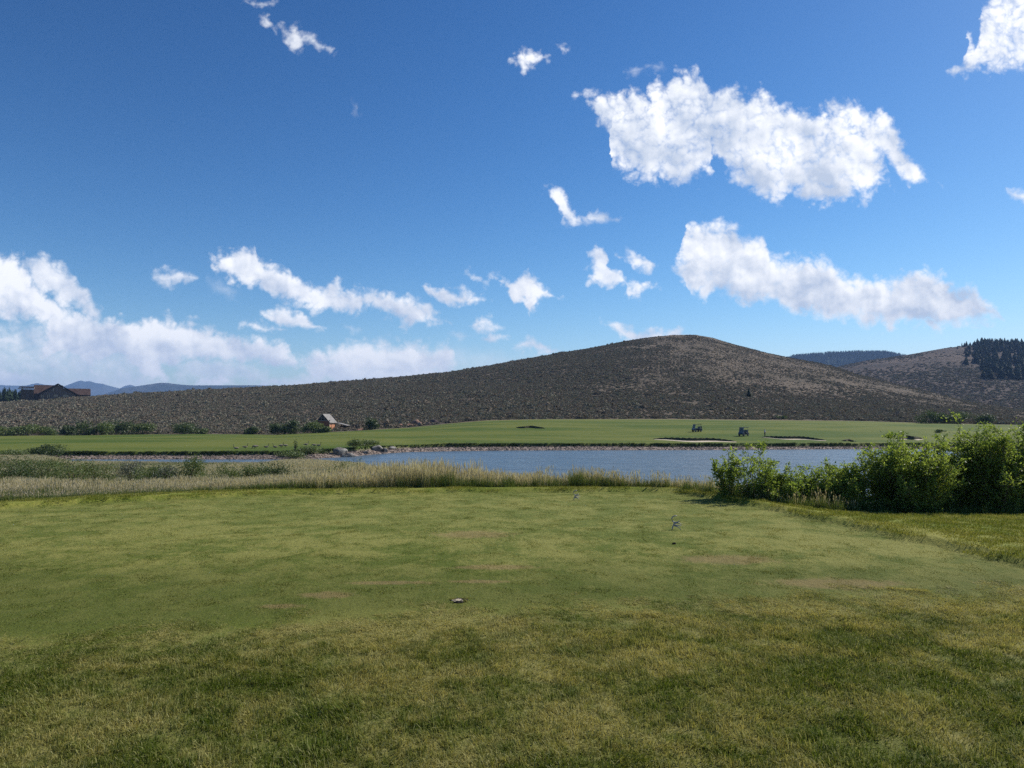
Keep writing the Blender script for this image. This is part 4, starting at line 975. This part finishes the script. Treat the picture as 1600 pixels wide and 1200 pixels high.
# ------------------------------------------------------------------ hut
M_boards_lit = material('sunlit_orange_boards', varied((.42, .17, .085), (.55, .25, .13), 2), .7)  # sunlit copy of the hut boards, brightness put into the colour
M_boards_shade = material('shaded_orange_boards', varied((.16, .065, .038), (.24, .10, .055), 2), .75)  # shaded copy of the same boards, darkened in the colour
M_shake = material('grey_shake_roof', varied((.16, .15, .14), (.30, .28, .26), 2.5), .9)
M_dark = material('shade_black_panel', plain((.02, .018, .018)), .9)  # near-black panels paint the shade in the gable and under the lean-to
M_cream = material('cream_corner_board', plain((.55, .42, .28)), .7)
def hut():
    D = 214.0; x, y, z = place(505, D); z = EYE-(670.5-HOR)*D/F
    t = thing('hut', 'small orange timber hut with a grey gabled roof behind the thicket', 'hut', (x, y, z), R(-9.5))
    w, l, e, r = 4.0, 4.4, 2.45, 4.6          # width, length, eaves, ridge
    a = -w/2
    mb = MB(); mb.box((a+.06, l/2, e/2-.2), (.12, l, e+.4)); link('side_wall', mb.mesh('side_wall'), M_boards_shade, t)
    mb = MB(); mb.box((w/2-.06, l/2, e/2-.2), (.12, l, e+.4)); link('side_wall', mb.mesh('side_wall'), M_boards_lit, t)
    mb = MB(); mb.box((0, .06, e/2-.2), (w-.26, .12, e+.4)); link('front_wall', mb.mesh('front_wall'), M_boards_shade, t)
    mb = MB(); mb.prism([(-w/2+.14, -.4), (w/2-.14, -.4), (w/2-.14, e), (0, r-.2), (-w/2+.14, e)], l-.12, l); link('back_wall', mb.mesh('back_wall'), M_boards_shade, t)
    mb = MB(); mb.prism([(-w/2+.05, e+.02), (w/2-.05, e+.02), (0, r-.25)], .35, .42); link('gable', mb.mesh('gable'), M_dark, t)
    mb = MB(); mb.box((0, -.06, e+.12), (w+.5, .16, .22)); mb.box((-.55, -.06, e+.75), (.14, .12, 1.0)); mb.box((.55, -.06, e+.75), (.14, .12, 1.0)); mb.box((0, -.06, e+1.2), (1.9, .13, .12)); mb.box((0, -.061, e+.7), (1.0, .1, .1)); link('truss', mb.mesh('truss'), M_shake, t)
    mb = MB(); o = .55; sl = (r-e)/(w/2); za = e-.45*sl
    for sgn in (-1, 1):
        V = [(0, -.5, r), (0, l+.3, r), (sgn*(w/2+.45), l+.3, za), (sgn*(w/2+.45), -.5, za)]; V += [(p[0], p[1], p[2]-.14) for p in V]
        mb.add(V, [(0,1,2,3),(7,6,5,4),(0,3,7,4),(1,0,4,5),(2,1,5,6),(3,2,6,7)])
    link('roof', mb.mesh('roof'), M_shake, t)
    mb = MB()
    for cx, cy in ((w/2+.01, -.02), (w/2+.01, l-.1)): mb.box((cx, cy, e/2-.2), (.16, .16, e+.35))
    link('corner_board', mb.mesh('corner_board'), M_cream, t)
    fr = link('door', MB().box((w/2+.03, 2.2, .75), (.06, 1.0, 1.9)).mesh('door'), M_boards_lit, t); link('door_frame', MB().box((w/2+.07, 2.75, .8), (.05, .09, 2.0)).box((w/2+.07, 1.65, .8), (.05, .09, 2.0)).box((w/2+.07, 2.2, 1.84), (.05, 1.2, .09)).mesh('door_frame'), M_cream, fr)
    # lean-to on the far right side
    mb = MB(); V = [(w/2+.3, 4.5, 1.9), (w/2+.3, 7.2, 1.9), (w/2+3.6, 7.2, 1.1), (w/2+3.6, 4.5, 1.1)]; V += [(p[0], p[1], p[2]-.12) for p in V]
    mb.add(V, [(0,1,2,3),(7,6,5,4),(0,3,7,4),(1,0,4,5),(2,1,5,6),(3,2,6,7)]); link('lean_to_roof', mb.mesh('lean_to_roof'), M_shake, t)
    for cx, cy in ((w/2+3.4, 4.7), (w/2+3.4, 7.0), (w/2+1.8, 4.7)): link('post', MB().box((cx, cy, .3), (.14, .14, 1.6 if cx > 5 else 2.2)).mesh('post'), M_trim, t)
    link('lean_to_wall', MB().box((w/2+2.0, 7.05, .2), (3.2, .1, 1.6)).mesh('lean_to_wall'), M_dark, t)
hut()
M_earth = material('red_earth', varied((.14, .075, .05), (.36, .22, .15), 1.2), .95)
def mound(px, D, w, d, h, label, mat, seed):
    q = np.random.default_rng(seed); x, y, z = place(px, D); a = np.linspace(0, 2*math.pi, 40, endpoint=False); rr = np.linspace(1, 0, 12); V = []
    for r in rr:
        for b in a:
            f = .8+.4*vn(np.array([math.cos(b)*1.8+seed]), np.array([math.sin(b)*1.8+seed]))[0]; X_ = math.cos(b)*r*w/2*f; Y_ = math.sin(b)*r*d/2*f
            V.append((X_, Y_, h*(1-r*r)*(.55+1.1*vn(np.array([X_*.7+seed+20]), np.array([Y_*.7+30]))[0])-.3*(r > .97)))
    Q_ = [(i*40+j, i*40+(j+1) % 40, (i+1)*40+(j+1) % 40, (i+1)*40+j) for i in range(11) for j in range(40)]
    return tag(link('earth_mound', mesh_np('earth_mound', V, Q_, None, None, False), mat, None, (x, y, z)), label, 'mound')
mound(560, 216, 9, 5, 1.0, 'low red earth heap right of the hut', M_earth, 2)
mound(632, 226, 9, 5, 1.7, 'reddish earth heap at the left of the rubble', M_earth, 4)
mound(652, 230, 9, 5, 2.3, 'highest red earth heap, pale rock on top', M_earth, 6)
M_slag = material('dark_soil_heap', varied((.05, .036, .036), (.12, .09, .085), 1.2), .95)
mound(680, 233, 9, 5, 2.0, 'long dark soil heap at the right of the rubble', M_slag, 9)
mound(668, 229, 4, 3, 1.2, 'small dark soil heap in front of the red one', M_slag, 12)
for i, (px, D, w, h, lb) in enumerate([(656,227.5,1.8,1.2,'pale rock on the highest red earth heap'),(643,226,1.1,.7,'pinkish rock at the foot of the red heaps'),(664,228,1.5,.6,'flat tan slab rock beside the pale rock on the heap'),(622,223,.9,.6,'small rock at the left end of the rubble')]): boulder(px, D, w, h, lb, 21+i, .8 if i in (0, 2) else 0)

# ------------------------------------------------------------------ bunkers
M_sand = material('bunker_sand', varied((.42, .35, .25), (.56, .48, .36), 1.2), .95)
M_lip = material('turf_lip', varied((.035, .035, .018), (.07, .07, .03), 1), .95)  # backlit shade of the lip face is also put into this dark colour
def bunker(pa, ya, pb, yb, label, sand_w=2.2, lip=.55, seed=0):
    xa, Ya, za = hit(pa, ya, ground_z, 140, 260); xb, Yb, zb = hit(pb, yb, ground_z, 140, 260)
    n = 40; t = np.linspace(0, 1, n); px = pa+(pb-pa)*t; Y = Ya+(Yb-Ya)*t+1.2*np.sin(t*9+seed)*np.sin(t*math.pi); X = (px-800)/F*Y; k = np.sin(t*math.pi)**.5
    Z = ground_z(X, Y); V = []; Vs = []
    prof = [(-.05, -.1), (.0, 1.0), (.5, 1.02), (3.2, -.12)]
    for i in range(n):
        for dy, hz in prof: V.append((X[i], Y[i]+dy*(.4+.6*k[i]), Z[i] + lip*k[i]*hz*(1+.15*math.sin(i*2.3)) if hz > 0 else ground_z(np.array([X[i]]), np.array([Y[i]+dy]))[0]+hz))
    Q_ = [(i*4+j, (i+1)*4+j, (i+1)*4+j+1, i*4+j+1) for i in range(n-1) for j in range(3)]
    root = bpy.data.objects.new('sand_bunker', None); COL.objects.link(root); tag(root, label, 'bunker', kind='structure')
    link('turf_lip', mesh_np('turf_lip', V, Q_, None, None, True), M_lip, root)
    if sand_w:
        for i in range(n):
            for j in range(5):
                yy = Y[i]-sand_w*k[i]*j/4; xx = X[i]; Vs.append((xx, yy, ground_z(np.array([xx]), np.array([yy]))[0]+.06-(.08 if j == 4 or i in (0, n-1) else 0)))
        Q_ = [(i*5+j, i*5+j+1, (i+1)*5+j+1, (i+1)*5+j) for i in range(n-1) for j in range(4)]
        link('sand', mesh_np('sand', Vs, Q_, None, None, True), M_sand, root)
bunker(1020, 686.5, 1152, 690.5, 'long sand bunker with dark lip near the pond, below the carts', 2.8, .62, 1)
bunker(1190, 683.5, 1292, 688.5, 'sand bunker with dark lip beside the golfer', 1.8, .6, 2)
bunker(806, 668.5, 852, 669.5, 'shallow hollow with a dark lip on the left of the fairway', 0, .55, 3)
bunker(1318, 689, 1338, 690, 'tiny dark grass step on the fairway', 0, .35, 4)
bunker(1402, 686, 1442, 686.5, 'small sand bunker seen just above the willows', 1.6, .7, 5)

# ------------------------------------------------------------------ golf carts
M_cart = material('navy_cart_paint', lambda nt: (.018, .026, .05), .25, 0, .6)
M_seat = material('grey_cart_seat', plain((.20, .20, .21)), .7)
M_black = material('black_rubber', plain((.015, .015, .016)), .8)
M_metal = material('grey_metal', plain((.35, .35, .36)), .4)
M_ctop = material('dark_cart_roof', plain((.05, .055, .06)), .45)
M_shield = material('tinted_windscreen', lambda nt: (.09, .10, .10), .25, .0, .3)
M_bag = material('golf_bag_cloth', plain((.03, .035, .06)), .8)
def golf_cart(loc, rz, label):
    t = thing('golf_cart', label, 'golf cart', loc, rz, 'golf carts on the fairway')
    mb = MB(); mb.prism([(-1.15, .30), (1.12, .30), (1.2, .5), (1.12, .78), (.72, .92), (.55, .55), (.5, .42), (-.15, .42), (-.2, .72), (-1.1, .75), (-1.2, .5)], -.58, .58)
    link('body', mb.mesh('body'), M_cart, t)
    for sgn in (-1, 1):
        mb = MB(); mb.box((.78, sgn*.6, .52), (.5, .06, .14)); mb.box((-.75, sgn*.6, .55), (.6, .06, .16)); link('fender', mb.mesh('fender'), M_cart, t)
    link('seat', MB().box((-.32, 0, .80), (.5, 1.05, .14)).mesh('seat'), M_seat, t); link('backrest', MB().box((-.62, 0, 1.08), (.1, 1.05, .42)).mesh('backrest'), M_seat, t)
    rf = MB().prism([(-1.0, 1.80), (.78, 1.80), (.86, 1.84), (.70, 1.90), (-.9, 1.90), (-1.06, 1.84)], -.62, .62); link('roof', rf.mesh('roof'), M_ctop, t)
    for sx, sy in ((.72, -1), (.72, 1), (-.68, -1), (-.68, 1)):
        x0 = 1.0 if sx > 0 else -.75; link('roof_post', MB().tube([(x0, sy*.54, .78), (sx, sy*.55, 1.81)], .022, 6).mesh('roof_post'), M_metal, t)
    V = [(.97, -.5, .88), (.97, .5, .88), (.75, .5, 1.78), (.75, -.5, 1.78), (.985, -.5, .88), (.985, .5, .88), (.765, .5, 1.78), (.765, -.5, 1.78)]
    link('windscreen', MB().add(V, [(0,1,2,3),(7,6,5,4),(0,3,7,4),(1,0,4,5),(2,1,5,6),(3,2,6,7)]).mesh('windscreen'), M_shield, t)
    for sx, sy in ((.78, -1), (.78, 1), (-.78, -1), (-.78, 1)):
        wm = MB().tube([(sx, sy*.46, .23), (sx, sy*.62, .23)], .23, 16); w_ = link('wheel', wm.mesh('wheel'), M_black, t)
        link('rim', MB().tube([(sx, sy*.60, .23), (sx, sy*.635, .23)], .12, 12).mesh('rim'), M_metal, w_)
    link('steering_wheel', MB().tube([(.62+.04*math.sin(a), -.27+.17*math.cos(a), 1.05+.15*math.sin(a)) for a in np.linspace(0, 6.283, 17)], .015, 5).mesh('steering_wheel'), M_black, t)
    for sy in (-.28, .28): link('golf_bag', MB().tube([(-.98, sy, .62), (-1.08, sy, 1.05), (-1.12, sy, 1.35)], [.12, .13, .12], 10).mesh('golf_bag'), M_bag, t)
    for sy in (-.16, .16): link('headlight', MB().tube([(1.15, sy*2.6, .6), (1.2, sy*2.6, .6)], .06, 8).mesh('headlight'), M_metal, t)
    return t
x, y, z = hit(1089, 674.6, ground_z, 150, 240); x = (1089-800)/F*y
c1 = golf_cart((x, y, z), R(200), 'dark golf cart alone on the fairway above the long bunker')
x, y, z = hit(1162, 681.3, ground_z, 146, 240)
dup(c1, 'dark golf cart behind the first willow, near the golfer', (x, y, z), R(220), 1.08)

# ------------------------------------------------------------------ golfer
def golfer(loc, rz):
    import bmesh
    t = thing('person', 'golfer in a pale shirt and dark trousers standing at the bunker', 'person', loc, rz)
    J = {'pel': (0, 0, .95, .13), 'wst': (0, 0, 1.10, .125), 'chs': (0, .01, 1.32, .15), 'nck': (0, .0, 1.48, .06), 'hd0': (0, -.01, 1.58, .075), 'hd1': (0, -.015, 1.68, .085), 'hd2': (0, -.01, 1.74, .05)}
    Ed = [('pel', 'wst'), ('wst', 'chs'), ('chs', 'nck'), ('nck', 'hd0'), ('hd0', 'hd1'), ('hd1', 'hd2')]
    for s, g in ((-1, 'l'), (1, 'r')):
        J.update({'hp'+g: (s*.09, 0, .88, .095), 'kn'+g: (s*.11, -.03, .48, .062), 'an'+g: (s*.12, .0, .09, .042), 'to'+g: (s*.13, -.15, .04, .035),
                  'sh'+g: (s*.18, 0, 1.42, .062), 'el'+g: (s*.24, -.03, 1.14, .042), 'wr'+g: (s*.16, -.20, .98, .028), 'ha'+g: (s*.12, -.27, .93, .03)})
        Ed += [('pel', 'hp'+g), ('hp'+g, 'kn'+g), ('kn'+g, 'an'+g), ('an'+g, 'to'+g), ('chs', 'sh'+g), ('sh'+g, 'el'+g), ('el'+g, 'wr'+g), ('wr'+g, 'ha'+g)]
    ks = list(J); me = bpy.data.meshes.new('sk'); me.from_pydata([J[k][:3] for k in ks], [(ks.index(a), ks.index(b)) for a, b in Ed], []); o = bpy.data.objects.new('sk', me); COL.objects.link(o)
    md = o.modifiers.new('skin', 'SKIN'); sv = me.skin_vertices[0].data
    for i, k in enumerate(ks): sv[i].radius = (J[k][3],)*2
    sv[0].use_root = True; s2 = o.modifiers.new('sub', 'SUBSURF'); s2.levels = 2; s2.render_levels = 2
    bpy.context.view_layer.update(); ev = o.evaluated_get(bpy.context.evaluated_depsgraph_get()); bm = bpy.data.meshes.new_from_object(ev); bpy.data.objects.remove(o)
    # fingers closed on the club grip, nose and ears, joined into the same mesh
    b = bmesh.new(); b.from_mesh(bm); mb = MB()
    for s in (-1, 1):
        h = np.array([s*.12, -.27, .93])
        for f in range(4):
            p = h+[-s*.01, -.02-.002*f, .03-.02*f]; L = (.030, .034, .032, .026)[f]; mb.tube([p, p+[-s*L, -.022, 0], p+[-s*(L+.018), -.002, -.004], p+[-s*(L+.008), .014, -.006]], [.009, .0085, .008, .006], 6)
        mb.tube([h+[-s*.01, .0, .03], h+[-s*.03, -.01, .055], h+[-s*.045, -.02, .05]], [.011, .009, .007], 6)
        mb.tube([(s*.083, 0, 1.63), (s*.092, .005, 1.66), (s*.085, .01, 1.69)], [.01, .014, .009], 6)
    mb.tube([(0, -.092, 1.68), (0, -.115, 1.645), (0, -.095, 1.635)], [.008, .014, .01], 6)
    b.from_mesh(mb.mesh('x')); fm = bpy.data.meshes.new('body'); b.to_mesh(fm); b.free()
    for m in (material('golfer_shirt', plain((.42, .44, .48))), material('golfer_trousers', plain((.03, .032, .04))), material('golfer_skin', plain((.45, .27, .19), .92)), M_black): fm.materials.append(m)
    for p in fm.polygons:
        c = p.center; a = abs(c.x)
        p.material_index = 3 if c.z < .10 else 1 if c.z < .98 and c.y > -.14 and a < .2 else 2 if (c.z > 1.49 or c.y < -.1 and c.z < 1.12) else 0
        p.use_smooth = True
    link('body', fm, M_black, t)
    mb = MB(); th = np.linspace(0, 2*math.pi, 20, endpoint=False); rings = [(.098, 1.69), (.1, 1.72), (.092, 1.76), (.06, 1.79), (.01, 1.80)]
    V = [(r*math.cos(a), r*math.sin(a)-.012, z) for r, z in rings for a in th]; mb.add(V, [(i*20+j, i*20+(j+1) % 20, (i+1)*20+(j+1) % 20, (i+1)*20+j) for i in range(4) for j in range(20)]); mb.box((0, -.14, 1.70), (.12, .1, .012))
    link('cap', mb.mesh('cap', True), material('white_cap', plain((.6, .6, .6))), t)
x, y, z = hit(1194, 682.6, ground_z, 150, 240)
golfer((x, y-.4, z+.02), R(35))
gx_, gy_, gz_ = x, y, z
M_club = M_metal
cl = MB().tube([(.0, -.32, .99), (.02, -.45, .5), (.03, -.62, .06)], [.012, .007, .005], 6).box((.06, -.64, .04), (.1, .04, .05)).mesh('golf_club')
tag(link('golf_club', cl, M_metal, None, (x, y-.4, z+.02), R(35)), 'golf club held low by the golfer at the bunker', 'golf club')

# ------------------------------------------------------------------ geese
def goose_mesh(graze, rest=False):
    mb = MB()
    body = [(-.42, 0, .36), (-.30, 0, .36), (-.12, 0, .33), (.08, 0, .33), (.24, 0, .38), (.32, 0, .44)]; mb.tube(body, [.02, .08, .145, .155, .11, .055], 12, 0)
    if graze: nk = [(.28, 0, .42), (.40, 0, .40), (.48, 0, .26), (.50, 0, .12)]; hd = [(.50, 0, .14), (.53, 0, .08), (.56, 0, .04)]; bl = [(.555, 0, .05), (.60, 0, .0)]
    else: nk = [(.27, 0, .42), (.36, 0, .52), (.36, 0, .68), (.38, 0, .82)]; hd = [(.35, 0, .83), (.41, 0, .85), (.46, 0, .84)]; bl = [(.455, 0, .84), (.52, 0, .82)]
    mb.tube(nk, [.06, .04, .032, .034], 8, 1); mb.tube(hd, [.03, .042, .022], 8, 1); mb.tube(bl, [.018, .008], 6, 1)
    mb.tube([np.array(hd[0])+[0, -.02, -.02], np.array(hd[1])+[0, -.025, -.015]], [.02, .02], 6, 2); mb.tube([np.array(hd[0])+[0, .02, -.02], np.array(hd[1])+[0, .025, -.015]], [.02, .02], 6, 2)
    for s in (-1, 1):
        if not rest: mb.tube([(.02, s*.06, .24), (.0, s*.06, .12), (.03, s*.06, .0)], [.03, .013, .012], 6, 1); mb.tube([(.0, s*.06, .01), (.1, s*.07, .008)], [.012, .035], 4, 1)
        mb.tube([(.18, s*.12, .40), (-.1, s*.145, .38), (-.4, s*.04, .37)], [.04, .06, .015], 8, 3)
    if rest: mb.V = [v-np.array([0, 0, .19]) for v in mb.V]
    return mb.mesh('goose', True)
gm = [material('goose_breast', plain((.34, .28, .22))), material('goose_black', plain((.02, .018, .018))), material('goose_white', plain((.7, .7, .68))), material('goose_wing', plain((.15, .115, .085)))]
GM = [goose_mesh(False), goose_mesh(True), goose_mesh(False, True)]
for m in GM:
    for k in gm: m.materials.append(k)
for i, (px, ypx, rz, g, lb) in enumerate([(369,701.5,200,2,'goose nearest the open gravel, first of the flock on the left'),(383,701.5,20,0,'upright goose, second of the flock from the left'),(398,700.8,160,1,'pale bodied goose grazing, third of the flock from the left'),(400,700.2,190,1,'goose grazing right behind the third one'),
     (416,699.5,10,2,'goose resting in the gap left of the flock centre'),(430,699.5,170,2,'resting goose in the middle of the flock'),(439,699.2,30,0,'upright goose in the middle of the flock'),(446,699,200,1,'grazing goose just right of the flock centre'),(478,697.5,20,0,'upright goose behind the weedy shore bush'),(491,698.5,170,1,'grazing goose, second from the right of the flock'),(498,697,350,2,'resting goose at the right end of the flock')]):
    x, y, z = hit(px, ypx, ground_z, 112.5, 200)
    o = link('goose', GM[g], gm, None, (x, y, z), R(rz), 1.1); tag(o, lb, 'goose', 'geese grazing above the pond')

# ------------------------------------------------------------------ tee markers, clod, divot
M_marker = material('weathered_grey_metal', varied((.20, .19, .20), (.33, .31, .34), 30), .5, 0, .4)
def marker(px, ypx, s, label, rz):
    Y = float(depth(ypx)); X = (px-800)/F*Y; z = float(ground_z(np.array([X]), np.array([Y]))[0])
    t = thing('tee_marker', label, 'tee marker', (X, Y, z), rz, 'antler shaped tee markers', s)
    def P(L, dy=0): return [((a-690)/30*.0096, dy*(i/len(L)), (960-b)/30*.0096) for i, (a, b) in enumerate(L)]
    link('hook', MB().tube(P([(800,315),(700,318),(610,360),(565,450),(580,540),(640,605),(740,625),(850,600),(925,530)]), [.006,.008,.009,.009,.009,.009,.009,.007,.004], 8).mesh('hook', True), M_marker, t)
    link('stem', MB().tube(P([(740,620),(660,700),(620,800),(590,900),(580,970)]), [.009,.011,.010,.009,.008], 8).mesh('stem', True), M_marker, t)
    link('tine', MB().tube(P([(660,690),(800,640),(930,655),(1020,710)], -.03), [.009,.008,.006,.003], 8).mesh('tine', True), M_marker, t)
    link('tine', MB().tube(P([(660,740),(800,755),(920,765),(1010,760)], .02), [.008,.008,.006,.003], 8).mesh('tine', True), M_marker, t)
    link('tine', MB().tube(P([(680,770),(800,810),(900,865),(975,960)], -.02), [.008,.008,.006,.004], 8).mesh('tine', True), M_marker, t)
marker(1054, 827.5, 1.0, 'grey antler shaped tee marker, the nearer of the two', R(-8))
marker(899, 781.5, .95, 'small faint antler shaped tee marker near the far tee edge', R(14))
Y = float(depth(850.5)); X = (1053-800)/F*Y
M_clod = material('black_soil', varied((.008, .007, .006), (.03, .026, .02), 40), .95)
tag(link('dirt_clod', rock_mesh(31, 2, .6), M_clod, None, (X, Y, .012), .4, (.036, .024, .028)), 'small black clod of soil on the tee below the nearer marker', 'dirt clod')
def divot():
    Y = float(depth(939)); X = (718-800)/F*Y
    t = thing('divot_hole', 'ragged hole torn in the turf with pale sand in it', 'divot', (X, Y, .0), 0, None, .68)
    n = 28; V = []
    for r, z in ((1.0, .010), (.8, .018), (.55, .012), (0.02, .008)):
        for j in range(n):
            a = j/n*6.283; f = .75+.5*vn(np.array([math.cos(a)*2+50.]), np.array([math.sin(a)*2+9.]))[0]; V.append((math.cos(a)*r*.10*f, math.sin(a)*r*.115*f, z))
    Q_ = [(i*n+j, i*n+(j+1) % n, (i+1)*n+(j+1) % n, (i+1)*n+j) for i in range(3) for j in range(n)]
    link('soil', mesh_np('soil', V, Q_), M_clod, t)
    mb = MB(); q = np.random.default_rng(4)
    for i in range(40):
        c = (-.015+q.normal(0, .026), -.055+q.normal(0, .030), .022+q.random()*.006); s = .006+.010*q.random(); mb.box(c, (s*1.8, s*1.5, s*.35), q.random()*6)
    link('sand', mb.mesh('sand'), M_sand, t)
    for cx, cy, rz, s in ((-.09, .05, .5, 1), (.075, .085, -.4, 1), (.07, -.04, .3, .7)):
        f = blades(260, .085*s, .015, .035, .004, .9, .3); link('turf_flap', f, M_rough, t, (cx, cy, .012), rz)
divot()

# ------------------------------------------------------------------ haze
hm = bpy.data.materials.new('haze_air'); hm.use_nodes = True; nt = hm.node_tree; nt.nodes.clear()
out = nt.nodes.new('ShaderNodeOutputMaterial'); pv = nt.nodes.new('ShaderNodeVolumePrincipled')
pv.inputs['Color'].default_value = (.36, .58, 1.0, 1); pv.inputs['Density'].default_value = 1.0e-4; pv.inputs['Anisotropy'].default_value = .0
nt.links.new(pv.outputs[0], out.inputs['Volume'])
hz = link('haze', MB().box((0, 3500, 225), (18000, 12000, 470)).mesh('haze'), hm); hz['kind'] = 'stuff'; tag(hz, 'thin blue haze in the valley air', 'haze')
